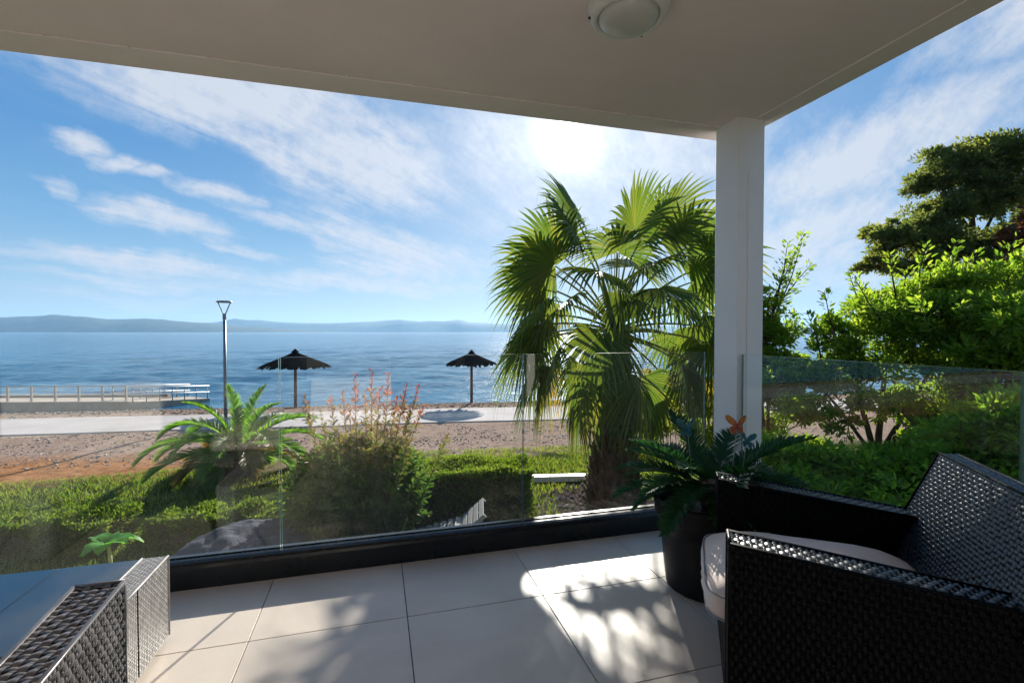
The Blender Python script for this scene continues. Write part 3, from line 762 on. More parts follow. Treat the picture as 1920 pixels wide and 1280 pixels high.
# ------------------------------------------------------------------ plant pot with cycad
PX, PY = 1.55, 2.005
pt = thing('plant_pot', (PX, PY, 0), 'large round black plastic planter between the column and the armchair', 'plant pot')
b = MB(); b.lathe([(0, .002), (.178, .002), (.186, .01), (.198, .12), (.212, .26), (.220, .335), (.236, .338), (.241, .35), (.250, .425), (.249, .432), (.240, .435), (.232, .43), (.225, .37), (.222, .36)], 72); b.obj('body', M['pot'], pt, smooth=True)
b = MB()
vs = [(0, 0, .375)]; nr = 10; na = 40
for i in range(1, nr + 1):
    for k in range(na):
        r = .226 * i / nr; a = 2*math.pi*k/na; vs.append((r*math.cos(a), r*math.sin(a), .372 + .012 * noise.noise(Vector((r*math.cos(a)*30, r*math.sin(a)*30, 1)))))
fs = [(0, 1 + k, 1 + (k+1) % na) for k in range(na)] + [(1+(i-1)*na+k, 1+i*na+k, 1+i*na+(k+1)%na, 1+(i-1)*na+(k+1)%na) for i in range(1, nr) for k in range(na)]
b.add(vs, fs); soilo = b.obj('soil', M['soil'], pt, smooth=True)
b = MB()
for i in range(130):   # bark chips on the soil
    r = .21 * math.sqrt(random.random()); a = random.uniform(0, 6.28); s = random.uniform(.004, .011)
    b.box((-s, -s*.6, -s*.3), (s, s*.6, s*.3), 0, Matrix.Translation((r*math.cos(a), r*math.sin(a), .38)) @ Matrix.Rotation(random.uniform(0, 6), 4, Vector((random.random(), random.random(), 1)).normalized()))
tag(b.obj('bark_chips', M['caudex'], pt), kind='stuff')
cy = thing('cycad', (PX + .03, PY - .01, .378), 'dark green sago cycad growing in the black planter', 'plant')
b = MB(); ns_ = 9
b.lathe([(.045, -.01), (.058, .02), (.062, .06), (.058, .10), (.045, .13), (.02, .145), (0, .15)], 18)
cau = b.obj('stem', M['caudex'], cy, smooth=True)
b = MB()
for i in range(70):   # old leaf bases
    a = i * 2.39996; z = .01 + .12 * i / 70; r = .058 - .012 * (i / 70) ** 3
    b.box((-.008, 0, -.004), (.008, .014, .02), 0, Matrix.Translation((r*math.cos(a), r*math.sin(a), z)) @ Matrix.Rotation(a - R(90), 4, 'Z') @ Matrix.Rotation(R(-25), 4, 'X'))
tag(b.obj('leaf_bases', M['caudex'], cau), kind='stuff')
r_ = random.Random(5)
for i in range(34):
    a = i * 2.39996 + r_.uniform(-.15, .15); f = i / 33
    el = R(44 - 42 * f ** .8 + r_.uniform(-6, 6)); L = r_.uniform(.36, .49)
    V, F, pts = pinnate((.03*math.sin(a), .03*math.cos(a), .13 - .03*f), a, el, L, R(22 + 30 * f), 62, .105, .0085, 62, 18, .1, rseed=i, base=.16)
    frond_obj(V, F, pts, .004, [M['cycad'], M['cycad']], cy)

def butterfly(loc, rz, tilt, s, c1, c2, label, stake, lean=(0, 0)):
    t = thing('butterfly_ornament', loc, label, 'ornament', 'butterfly ornaments in the planter', rz)
    up = [(0, .004), (.10, .34), (.36, .66), (.78, .86), (1.0, .80), (.96, .52), (.72, .26), (.40, .08), (0, -.02)]
    lo = [(0, .0), (.35, .02), (.62, -.10), (.66, -.34), (.50, -.62), (.28, -.60), (.12, -.30), (0, -.08)]
    for sg in (-1, 1):
        for nm, pl_, mt, zo in (('wing', up, c1, 0), ('wing', lo, c2, -.002)):
            b = MB(); n = len(pl_); th = .0012
            f = lambda x, z: (sg * x * s * .9 * math.cos(R(28)), x * s * .9 * math.sin(R(28)) + zo, z * s)
            vs = [f(x, z) for x, z in pl_] + [(p[0], p[1] + th, p[2]) for p in [f(x, z) for x, z in pl_]]
            fs = [tuple(range(n)), tuple(range(2*n-1, n-1, -1))] + [(i, n+i, n+(i+1)%n, (i+1)%n) for i in range(n)]
            b.add(vs, fs)
            w_ = b.obj(nm, [mt, M['wire'], M['red']], t)
            # darker veins and wing border standing proud of the wing
            b = MB(); bord = [Vector(f(x, z)) + Vector((0, -.0012, 0)) for x, z in pl_]
            b.tube(bord, .0012, 5); 
            for q_ in bord[2:-2:1]: b.tube([bord[0], bord[0].lerp(q_, .93)], .0008, 4)
            b.obj('veins', c2 if mt is c1 else c1, w_)
    b = MB(); b.tube([(0, -.003, -.36*s), (0, -.003, -.1*s), (0, -.003, .12*s), (0, -.003, .26*s)], [.0025, .005, .005, .003], 8)
    for sg in (-1, 1): b.tube([(0, -.003, .24*s), (sg*.12*s, -.006, .5*s), (sg*.2*s, -.006, .56*s)], .0009, 4)
    b.obj('body', c2, t, smooth=True)
    b = MB(); b.tube([(0, .002, -.05*s), (lean[0], lean[1], stake)], .0016, 6); b.obj('stake', M['wire'], t)
    return t
p_ = at(1384, 2.10)
butterfly((p_.x, p_.y, 1.24 - (800-622)*2.10/907), -YAW - R(8), 0, .054, M['orange'], M['red'], 'orange and red butterfly stuck in the planter in front of the column', -.36, (-.03, .02))
p_ = at(1402, 2.16)
butterfly((p_.x, p_.y, 1.24 - (828-622)*2.16/907), -YAW - R(60), 0, .045, M['teal'], M['teal'], 'small teal butterfly right below the orange one', -.33, (-.05, .0))
p_ = at(1291, 2.30)
butterfly((p_.x, p_.y, 1.24 - (806-622)*2.30/907), -YAW + R(15), 0, .058, M['teal'], M['teal'], 'teal butterfly half hidden in the leaves left of the column', -.38, (.03, -.02))
# crumpled plant label
b = MB(); vs = []
for i in range(7):
    for j in range(4): vs.append(((j-1.5)*.014 + .004*math.sin(i*1.7+j), .006*math.sin(i*1.3+j*2.1), i*.012 - .01))
fs = [(i*4+j, i*4+j+1, (i+1)*4+j+1, (i+1)*4+j) for i in range(6) for j in range(3)]
b.add(vs, fs); p_ = at(1308, 2.22); o = b.obj('plant_tag', M['tagm']); o.location = (p_.x, p_.y, .395); o.rotation_euler = (R(-12), R(10), R(-10))
sm = o.modifiers.new('thick', 'SOLIDIFY'); sm.thickness = .0012
tag(o, 'crumpled pale blue-white tag standing on the planter soil', 'plant tag')

# ------------------------------------------------------------------ fan palm
PALM_G = leafmat('fan_palm_leaf', [(.022, .050, .012), (.040, .078, .017), (.068, .105, .022), (.10, .125, .030), (.15, .13, .042)], .38, .45, tcol=(1, .95, .42), vs=1.0)
PALM_D = leafmat('fan_palm_old_leaf', [(.07, .09, .02), (.16, .13, .035), (.22, .12, .04)], .42, .5, vs=1.0)
def fan_frond(parent, C, az, el, pet, rad, pitch, roll, sag, mats, seed, spread=118, nseg=38, tipdroop=1.0):
    r_ = random.Random(seed)
    b = MB(); p = Vector(C); e = el; pts = []
    for i in range(11):
        d = Vector((math.sin(az)*math.cos(e), math.cos(az)*math.cos(e), math.sin(e)))
        pts.append(p.copy()); p = p + d * pet / 10; e -= sag / 10
    b.tube(pts, [.026 - .014 * i / 10 for i in range(11)], 6, True, 1)
    H = pts[-1]; e -= pitch
    T = Vector((math.sin(az)*math.cos(e), math.cos(az)*math.cos(e), math.sin(e)))
    S = Vector((math.cos(az), -math.sin(az), 0)); S = Matrix.Rotation(roll, 3, T) @ S
    N = S.cross(T).normalized()
    down = Vector((0, 0, -1)); hs_ = R(spread) / nseg
    ts = (.03, .22, .42, .56, .70, .84, 1.0)
    for k in range(nseg):
        th = R(-spread) + 2 * R(spread) * (k + .5) / nseg
        L = rad * (.74 + .26 * math.cos(th * .8)) * r_.uniform(.88, 1.06)
        D = T * math.cos(th) + S * math.sin(th)
        fold = (1 if k % 2 else -1)
        Sd = (-T * math.sin(th) + S * math.cos(th))
        jit = r_.uniform(-.06, .06); td = tipdroop * r_.uniform(.5, 1.6)
        b0 = len(b.v); vs = []
        split = r_.uniform(.48, .6)
        for t in ts:
            w = L * t * math.tan(hs_) if t < split else L * split * math.tan(hs_) * max(.04, (1 - (t - split) / (1 - split)) ** .75)
            dr = (.10 * t * t + td * .55 * max(0, t - .52) ** 1.7 * 1.6) * L
            back = .16 * t * t * L * abs(math.sin(th))
            q_ = H + D * L * t * (1 - .18 * td * max(0, t - .6)) + down * dr - N * back + Sd * jit * L * max(0, t - .45)
            vs += [q_ - Sd * w, q_ - N * w * .55, q_ + Sd * w]
        fs = []
        for i in range(len(ts) - 1): fs += [(3*i, 3*i+1, 3*i+4, 3*i+3), (3*i+1, 3*i+2, 3*i+5, 3*i+4)]
        b.add(vs, fs, 0)
        if r_.random() < .7:   # thread hanging off the tip
            q_ = Vector(vs[-2]); b.add([q_, q_ + Vector((.004, .004, 0)), q_ + down * r_.uniform(.1, .3) + D * .05], [(0, 1, 2)], 0)
    return b.obj('frond', mats, parent)
PD = 8.6
pb = at(1152, PD, -1.9)
palm = thing('fan_palm', pb, 'tall fan palm with shaggy brown trunk standing left of the column', 'palm tree')
b = MB(); prof = [(.50, -.1), (.47, .1), (.42, .4), (.36, .8), (.30, 1.2), (.25, 1.7), (.23, 2.2), (.22, 2.8), (.20, 3.15), (.12, 3.35), (0, 3.45)]
b.lathe(prof, 28); trunk = b.obj('trunk', M['boots'], palm, smooth=True)
b = MB(); r_ = random.Random(9)
for i in range(420):    # cut leaf bases wrapped round the trunk
    a = i * 2.39996 + r_.uniform(-.1, .1); z = .0 + 3.0 * i / 420
    rr_ = np.interp(z, [q[1] for q in prof], [q[0] for q in prof])
    w = r_.uniform(.035, .06); l = r_.uniform(.12, .24)
    Mx = Matrix.Translation((rr_*math.cos(a), rr_*math.sin(a), z)) @ Matrix.Rotation(a - R(90), 4, 'Z') @ Matrix.Rotation(R(-r_.uniform(12, 40)), 4, 'X')
    b.hexa([Mx @ Vector(q) for q in ((-w, -.04, 0), (w, -.04, 0), (w, .02, 0), (-w, .02, 0), (-w*.5, -.015, l), (w*.5, -.015, l), (w*.5, .012, l), (-w*.5, .012, l))])
tag(b.obj('leaf_bases', M['boots'], trunk), kind='stuff')
# fronds, placed by bearing round the crown: (side to the right of view, towards viewer) and elevation
CR = 3.12
def frondv(i, side, toward, eldeg, pet, rad, pitch, roll, old=False, tipdroop=1.0, spread=118):
    v = RT * side - FW * toward
    az = math.atan2(v.x, v.y)
    k_ = 1.2 if eldeg > 50 else 1.06
    fan_frond(palm, (0.10*math.sin(az), .10*math.cos(az), CR + .25 * math.sin(R(eldeg))), az, R(eldeg), pet * k_, rad * (1.06 if eldeg > 50 else 1), R(pitch), R(roll), R(26), [PALM_D if old else PALM_G, M['petiole']], 100 + i, spread=spread, tipdroop=tipdroop)
FR = [ # side, toward, el, petiole, radius, pitch, roll, old, tipdroop
 (-1, .25, 62, 1.30, 1.05, -8, 70, 0, .35), (-.45, .2, 76, 1.35, 1.12, -8, -30, 0, .35), (.15, .35, 84, 1.30, 1.15, -10, 15, 0, .3), (.6, -.1, 74, 1.35, 1.10, -8, 35, 0, .4),
 (1, .3, 60, 1.4, 1.15, -5, -60, 0, .4), (-.2, -1, 68, 1.2, 1.05, 0, 0, 0, .5), (.5, 1, 62, .95, .95, 20, 20, 0, .7), (-.5, 1, 56, .95, .95, 35, -20, 0, .8),
 (-.1, .7, 70, 1.05, 1.05, 10, -10, 0, .6), (.3, -.5, 60, 1.2, 1.05, 5, 20, 0, .6), (-.9, .5, 20, 1.3, 1.05, 25, 50, 0, 1.3), (.3, .6, 40, 1.1, 1.0, 30, 10, 0, 1.),
 (-.7, .3, 52, 1.2, 1.0, 15, 50, 0, .6), (-1, .3, 4, 1.45, 1.0, 25, 55, 0, 1.), (-.4, 1, 10, 1.0, 1.0, 30, -10, 0, .9),
 (-1, .1, 40, 1.35, 1.02, 5, 75, 0, .8), (-1, .7, 30, 1.10, .95, 35, 25, 0, 1.2), (1, .1, 42, 1.35, 1.05, 10, -60, 0, .8), (1, .8, 34, 1.0, .95, 35, -20, 0, 1.1),
 (-1, -.6, 34, 1.25, 1.0, 20, 30, 0, .8), (0, 1, 38, .95, .9, 50, 0, 0, 1.2),
 (-1, .2, 14, 1.30, 1.00, 35, 45, 0, 1.5), (-1, -.5, 8, 1.2, .95, 40, 15, 0, 1.5), (1, .2, 14, 1.25, 1.0, 35, -40, 0, 1.3), (1, -.5, 8, 1.25, .95, 40, -15, 0, 1.5), (.4, -1, 20, 1.2, 1, 30, 0, 0, 1.2), (-.4, -1, 14, 1.2, 1, 35, 0, 0, 1.2),
 (-1, .5, -6, 1.15, 1.05, 28, 30, 0, 1.2), (-.8, .9, -14, 1.0, 1.0, 32, 15, 0, 1.1), (-.35, 1, -28, .95, 1.0, 30, 0, 0, 1.1), (.25, 1, -24, 1.0, 1.05, 30, 5, 0, 1.0), (.9, .8, -8, 1.1, 1.15, 34, -25, 0, .9), (1, .3, -14, 1.2, 1.05, 30, -20, 0, 1.2),
 (-1, 0, -20, 1.2, 1.0, 30, 25, 1, 1.3), (1, -.3, -26, 1.1, 1.0, 30, -15, 1, 1.2), (-.6, -.9, -16, 1.2, .95, 30, 0, 1, 1.2), (.6, -.9, -18, 1.2, .95, 30, 0, 1, 1.2),
 (-.8, .5, -38, 1.15, 1.0, 20, 20, 0, 1.0), (.6, .8, -40, 1.05, 1.1, 20, -5, 0, 1.0), (.9, .1, -48, 1.0, .95, 20, -10, 1, 1.0), (-.9, -.2, -52, 1.0, .9, 18, 10, 1, 1.0), (.2, -1, -50, .9, .9, 20, 0, 1, 1.0),
 (.6, .4, -66, .95, .9, 8, 0, 1, .7), (-1, .15, 50, 1.45, 1.05, 5, 70, 0, .5), (-1, .35, -10, 1.40, 1.0, 22, 40, 0, 1.1), (1, .4, 4, 1.4, 1.05, 25, -50, 0, 1.1), (1, .15, 46, 1.75, 1.1, 8, -65, 0, .6), (1, -.2, 20, 1.8, 1.1, 18, -50, 0, .9), (1, .2, -12, 1.7, 1.05, 18, -40, 1, 1.1), (-.35, .15, 80, 1.5, 1.15, -5, -50, 0, .3), (.4, .1, 80, 1.5, 1.15, -5, 55, 0, .3)]
FR = [f for f in FR if f[1] > -.9]            # the far side of the crown stays open to the sky
for i, f in enumerate(FR): frondv(i, *f[:7], old=f[7], tipdroop=f[8])
# young centre spears
b = MB()
for k in range(5): b.tube([(.03*k-.06, 0, CR), ((.05*k-.1), .03*(k%2), CR + 1.3 + .1*k)], [.02, .006], 6)
tag(b.obj('spear_leaves', M['petiole'], palm))

# ------------------------------------------------------------------ young date palm
DATE = leafmat('date_palm_leaf', [(.04, .10, .012), (.075, .16, .020), (.13, .22, .03)], .48, .5, vs=1)
DATE_D = leafmat('date_palm_old_leaf', [(.10, .08, .02), (.17, .11, .03), (.06, .07, .02)], .35, .5)
DP = 10.6
p_ = at(447, DP, -1.92)
dp = thing('date_palm', p_, 'young feather-leaved date palm at the edge of the gravel by the lamp post', 'palm tree')
b = MB(); b.lathe([(.26, -.05), (.30, .15), (.28, .4), (.18, .6), (.0, .68)], 18); tr_ = b.obj('trunk', M['boots'], dp, smooth=True)
b = MB(); r_ = random.Random(3)
for i in range(110):
    a = i * 2.39996; z = .02 + .52 * i / 110; rr_ = np.interp(z, [.0, .15, .4, .6], [.27, .30, .28, .18])
    Mx = Matrix.Translation((rr_*math.cos(a), rr_*math.sin(a), z)) @ Matrix.Rotation(a - R(90), 4, 'Z') @ Matrix.Rotation(R(-35), 4, 'X')
    b.hexa([Mx @ Vector(q) for q in ((-.04, -.03, 0), (.04, -.03, 0), (.04, .02, 0), (-.04, .02, 0), (-.02, -.01, .18), (.02, -.01, .18), (.02, .01, .18), (-.02, .01, .18))])
tag(b.obj('leaf_bases', M['boots'], tr_), kind='stuff')
r_ = random.Random(12)
DF = [(0, .1, 86, 1.7, 25), (.1, -.3, 80, 1.7, 40), (-.25, .1, 74, 1.7, 60), (.35, .1, 70, 1.7, 55)]
DF += [(-1, .2, 56, 2.0, 105), (1, -.1, 48, 2.0, 60), (-1, -.4, 48, 1.9, 100), (.9, .6, 45, 1.8, 90), (-.6, 1, 50, 1.6, 100), (.2, 1, 52, 1.5, 100), (.4, -1, 50, 1.8, 80), (-.4, -1, 55, 1.8, 80), (-1, .5, 32, 2.2, 85), (1, .3, 26, 2.0, 75), (-1, 0, 22, 2.1, 70), (1, -.5, 30, 2.0, 70), (-.8, .8, 12, 1.9, 55), (.7, .9, 15, 1.7, 60), (0, 1, 20, 1.5, 70), (-1, -.7, 15, 1.8, 60), (.1, -1, 20, 1.7, 60), (1, 0, 5, 1.7, 45)]
DF += [(math.cos(k * .8), math.sin(k * .8), r_.uniform(-8, 12), r_.uniform(1.1, 1.5), 60) for k in range(8)]
for i, (sd_, tw, el, L, bend) in enumerate(DF):
    v = RT * sd_ - FW * tw; a = math.atan2(v.x, v.y)
    old = el < 16
    V, F, pts = pinnate((.06*math.sin(a), .06*math.cos(a), .55), a, R(el), L * .9, R(bend), 84, .42 if el < 70 else .32, .026, 52, 24, .35, rseed=50+i, base=.14)
    frond_obj(V, F, pts, .014, [DATE_D if (old and i % 2) else DATE, M['petiole']], dp)

# ------------------------------------------------------------------ shrubs
def shoot_shrub(name, loc, label, cat, shoots, leaf_len, mats_leaf, mat_stem, leaf_gap=.035, seed=1, group=None, side=5, body=None, flop=.9, tv=None, tf=None):
    """shoots: (base x, y, tip x, y, z, leaf_from) in metres round loc; leaves in pairs along each shoot and its twigs"""
    t = thing(name, loc, label, cat, group); r_ = np.random.default_rng(seed)
    b = MB(); P = []; D = []; Sz = []
    def dress(a, c, f0, sc):
        a = np.array(a); c = np.array(c); L = np.linalg.norm(c - a); ax = (c - a) / max(L, 1e-6)
        n = max(2, int(L * (1 - f0) / leaf_gap)); o = np.cross(ax, [0.3, 0.2, 1]); o /= max(np.linalg.norm(o), 1e-6); o2 = np.cross(ax, o)
        for k in range(n):
            f = f0 + (1 - f0) * (k + .5) / n; th = k * 2.4 + r_.uniform(-.4, .4)
            for s in (0, math.pi):
                rd = o * math.cos(th + s) + o2 * math.sin(th + s)
                P.append(a + (c - a) * f + rd * .004); D.append(rd * flop + ax * (.55 + .5 * f) + r_.normal(0, .2, 3)); Sz.append(leaf_len * sc * r_.uniform(.6, 1.15) * (1.1 - .5 * f))
    for (bx, by, tx, ty, tz, f0) in shoots:
        mid = Vector(((bx+tx)/2 + r_.normal(0, .04), (by+ty)/2 + r_.normal(0, .04), tz * .5))
        A, Bm, T_ = Vector((bx, by, 0)), mid, Vector((tx, ty, tz))
        pts = [A.lerp(Bm, f).lerp(Bm.lerp(T_, f), f) for f in (0, .2, .4, .6, .8, 1)]
        b.tube(pts, [.014, .011, .009, .007, .005, .002], 5)
        for i in range(5):
            if (i + 1) / 5 > f0: dress(pts[i], pts[i+1], 0 if i / 5 >= f0 else .5, 1)
        for k in range(side):
            f = r_.uniform(max(.12, f0 * .8), .86); i = min(4, int(f * 5)); q0 = pts[i].lerp(pts[i+1], f * 5 - i)
            dr = np.array([*r_.normal(0, 1, 2), r_.uniform(.2, 1.0)]); dr /= np.linalg.norm(dr); L = r_.uniform(.12, .38) * (1.15 - f) * min(1.6, tz)
            q1 = q0 + Vector(dr * L); b.tube([q0, q1], [.004, .0015], 4); dress(q0, q1, .1, .95)
    b.obj('stems', mat_stem, t, smooth=True)
    if body:
        for (c, rad, n) in body:
            dd = rnd_dirs(n, -.7, 1); rr_ = rng.uniform(.55, 1.05, (n, 1)); pp = np.array(c) + dd * rr_ * np.array(rad)
            P += list(pp); D += list(dd + rng.normal(0, .5, (n, 3))); Sz += list(leaf_len * rng.uniform(.6, 1.1, n))
    ups = np.tile([0, 0, 1.0], (len(P), 1)) + rng.normal(0, .45, (len(P), 3))
    V, F = leafset(P, D, ups, Sz, tv or LEAFQ_V, tf or LEAFQ_F)
    np_mesh('foliage', V, F, mats_leaf, t)
    return t

# red-tipped shrub: young leaves at the shoot tips are copper red
def redtip():
    m, gg, out = newmat('red_tip_leaf')
    geo = gg.n('ShaderNodeNewGeometry'); t = gg.n('ShaderNodeTexCoord').outputs['Object']
    s = gg.n('ShaderNodeSeparateXYZ'); gg.l(t, s.inputs[0])
    z = gg.m('ADD', s.outputs[2], gg.m('MULTIPLY', gg.m('SUBTRACT', geo.outputs['Random Per Island'], .5), .5))
    z = gg.m('ADD', z, gg.m('MULTIPLY', gg.m('SUBTRACT', gg.noise(t, 2.2, 2), .5), 1.1))
    c = gg.ramp(gg.rng(z, .7, 2.45), [(0, (.03, .075, .012)), (.35, (.08, .15, .018)), (.58, (.16, .15, .03)), (.8, (.24, .11, .05)), (1, (.26, .075, .06))])
    p = gg.n('ShaderNodeBsdfPrincipled'); gg.l(c, p.inputs['Base Color']); p.inputs['Roughness'].default_value = .6; p.inputs['Specular IOR Level'].default_value = .2
    tr = gg.n('ShaderNodeBsdfTranslucent'); sc = gg.n('ShaderNodeVectorMath', operation='SCALE'); gg.l(c, sc.inputs[0]); sc.inputs['Scale'].default_value = 1.9; gg.l(sc.outputs[0], tr.inputs['Color'])
    mx = gg.n('ShaderNodeMixShader'); mx.inputs[0].default_value = .4; gg.l(p.outputs[0], mx.inputs[1]); gg.l(tr.outputs[0], mx.inputs[2]); gg.l(mx.outputs[0], out.inputs['Surface']); return m
RED = redtip()
r_ = random.Random(21); D0 = 6.6
base = at(672, D0, -1.9); sh = []
def rel(px, d, py):   # offset of a shoot tip from the shrub base
    q_ = at(px, d); return (q_.x - base.x, q_.y - base.y, 1.24 - (py - 622) * d / 907 + 1.9)
for (px, py) in ((665, 702), (697, 694), (728, 702), (641, 733), (618, 742), (762, 722), (785, 722), (568, 742), (795, 758), (600, 775), (683, 735), (712, 728), (745, 745), (655, 760), (840, 815), (630, 800), (580, 790), (770, 770)):
    x, y, z = rel(px, D0 + r_.uniform(-.45, .45), py); sh.append((x*.28 + r_.uniform(-.1, .1), y*.3, x, y, z, .32))
for k in range(26):
    x, y, z = rel(r_.uniform(560, 800), D0 + r_.uniform(-.9, .3), r_.uniform(800, 950)); sh.append((x*.3, y*.3, x, y, z, .1))
shoot_shrub('red_tip_shrub', base, 'tall shrub with copper-red shoot tips in front of the beach path', 'shrub', sh, .105, RED, M['bark'], .030, 4, side=12, tv=LEAF2_V, tf=LEAF2_F,
            body=[((0, 0, 1.2), (.8, .5, .5), 4200), ((.45, .1, .95), (.5, .5, .5), 2200), ((-.5, 0, .9), (.5, .5, .5), 2200)])
DKG = leafmat('dark_shrub_leaf', [(.016, .04, .012), (.032, .070, .018), (.06, .11, .028)], .38, .6, spec=.15)
base = at(640, 5.2, -1.9); sh = []
for k in range(34):
    a = r_.uniform(0, 6.28); q = r_.uniform(.2, .85); sh.append((.15*math.cos(a), .15*math.sin(a), q*1.05*math.cos(a), q*.7*math.sin(a), r_.uniform(.45, .98), .1))
shoot_shrub('dark_shrub', base, 'low dark green bush growing under the red-tipped shrub', 'shrub', sh, .055, DKG, M['bark'], .032, 6, side=8, body=[((0, 0, .42), (.95, .6, .42), 4200)])
# dry twiggy plant with pale leaves left of it
DRY = leafmat('pale_dry_leaf', [(.24, .20, .15), (.33, .28, .21), (.12, .13, .06)], .3, .5)
base = at(520, 4.75, -1.9); sh = []
for k in range(16):
    a = r_.uniform(0, 6.28); q = r_.uniform(.2, .8); sh.append((0, 0, q*.55*math.cos(a) - .2, q*.5*math.sin(a), r_.uniform(.35, .85), .35))
shoot_shrub('dry_shrub', base, 'sparse twiggy shrub with pale dry leaves beside the boulder', 'shrub', sh, .045, DRY, M['bark'], .07, 7, side=4)
# small broad-leaved plant, lower left
BRI = leafmat('bright_broad_leaf', [(.05, .16, .02), (.08, .24, .03), (.12, .30, .05)], .45, .4)
pl_ = thing('broad_leaf_plant', at(195, 4.9, -1.9), 'small plant with bright green broad leaves on the lawn, lower left', 'plant')
b = MB(); b.tube([(0, 0, 0), (.03, 0, .65)  , (0, .02, .98)], [.03, .022, .014], 8); b.obj('stem', M['petiole'], pl_, smooth=True)
for k in range(9):
    a = k * 2.4; L = r_.uniform(.20, .30); b = MB(); n = 8; vs = []
    for i in range(n + 1):
        f = i / n; w = .085 * math.sin(math.pi * min(1, f * .93 + .05)) ** .7
        r0 = L * f; z = .94 + .26 * f - .32 * f * f * (.6 + .1*k % .5)
        w2 = w * (1 + .15 * math.sin(i * 2.5 + k))
        for s, dz in ((-1, .02), (0, 0), (1, .02)): vs.append((r0*math.cos(a) - s*w2*math.sin(a), r0*math.sin(a) + s*w2*math.cos(a), z + dz))
    fs = [(3*i+j, 3*i+j+1, 3*i+j+4, 3*i+j+3) for i in range(n) for j in (0, 1)]
    b.add(vs, fs); b.obj('leaf', BRI, pl_, smooth=True)

# trimmed hedges
HG = leafmat('hedge_leaf', [(.035, .070, .012), (.060, .10, .018), (.10, .14, .026), (.14, .15, .04)], .4, .6, spec=.15)
def hedge(p0, p1, width, h, label, n, seed, rough=.05, leaf=.05):
    p0, p1 = Vector(p0), Vector(p1); ax = (p1 - p0); L = ax.length; ax.normalize(); nrm = Vector((-ax.y, ax.x))
    c = (p0 + p1) / 2; t = thing('hedge', (c.x, c.y, -1.9), label, 'hedge', 'clipped hedges in the garden', math.atan2(ax.y, ax.x))
    r = np.random.default_rng(seed)
    k = n; face = r.choice(5, k, p=[.42, .3, .12, .08, .08]); u = r.uniform(-1, 1, k); v = r.uniform(-1, 1, k); w = r.uniform(0, 1, k)
    P = np.zeros((k, 3)); Nn = np.zeros((k, 3))
    hx, hy = L / 2, width / 2
    m0 = face == 0; P[m0] = np.stack([u*hx, v*hy, np.full(k, h)], 1)[m0]; Nn[m0] = (0, 0, 1)
    m0 = face == 1; P[m0] = np.stack([u*hx, np.full(k, -hy), w*h], 1)[m0]; Nn[m0] = (0, -1, .3)
    m0 = face == 2; P[m0] = np.stack([u*hx, np.full(k, hy), w*h], 1)[m0]; Nn[m0] = (0, 1, .3)
    m0 = face == 3; P[m0] = np.stack([np.full(k, hx), v*hy, w*h], 1)[m0]; Nn[m0] = (1, 0, .3)
    m0 = face == 4; P[m0] = np.stack([np.full(k, -hx), v*hy, w*h], 1)[m0]; Nn[m0] = (-1, 0, .3)
    jag = np.array([noise.noise(Vector((p[0]*2.2 + seed, p[1]*2.2, p[2]*2.2))) for p in P])[:, None]
    P = P + unit(Nn) * (jag * rough * 2 - r.uniform(0, 1, (k, 1)) ** 2 * .14)
    D = Nn + r.normal(0, .65, (k, 3)) + np.array([0, 0, .35])
    V, F = leafset(P, D, r.normal(0, 1, (k, 3)), r.uniform(.6, 1.3, k) * leaf, LEAFQ_V, LEAFQ_F)
    b = MB(); b.box((-hx + .1, -hy + .1, 0), (hx - .1, hy - .1, h - .12)); b.obj('branches', M['bark'], t)
    np_mesh('foliage', V, F, HG, t); return t
hedge((-.6, 8.05), (2.42, 7.55), .85, .98, 'long clipped hedge with a square right end behind the red-tipped shrub', 34000, 1)
hedge((-5.6, 8.9), (-3.62, 8.4), .8, .46, 'rounded low hedge at far left of the lawn', 17000, 2, .09)
hedge((-3.25, 8.5), (-1.0, 8.0), .6, .40, 'loose low hedge under the date palm', 17000, 3, .16, .06)
hedge((-1.9, 7.1), (-.4, 6.9), .5, .3, 'short ragged low hedge between the boulder and the date palm', 9000, 4, .16, .06)

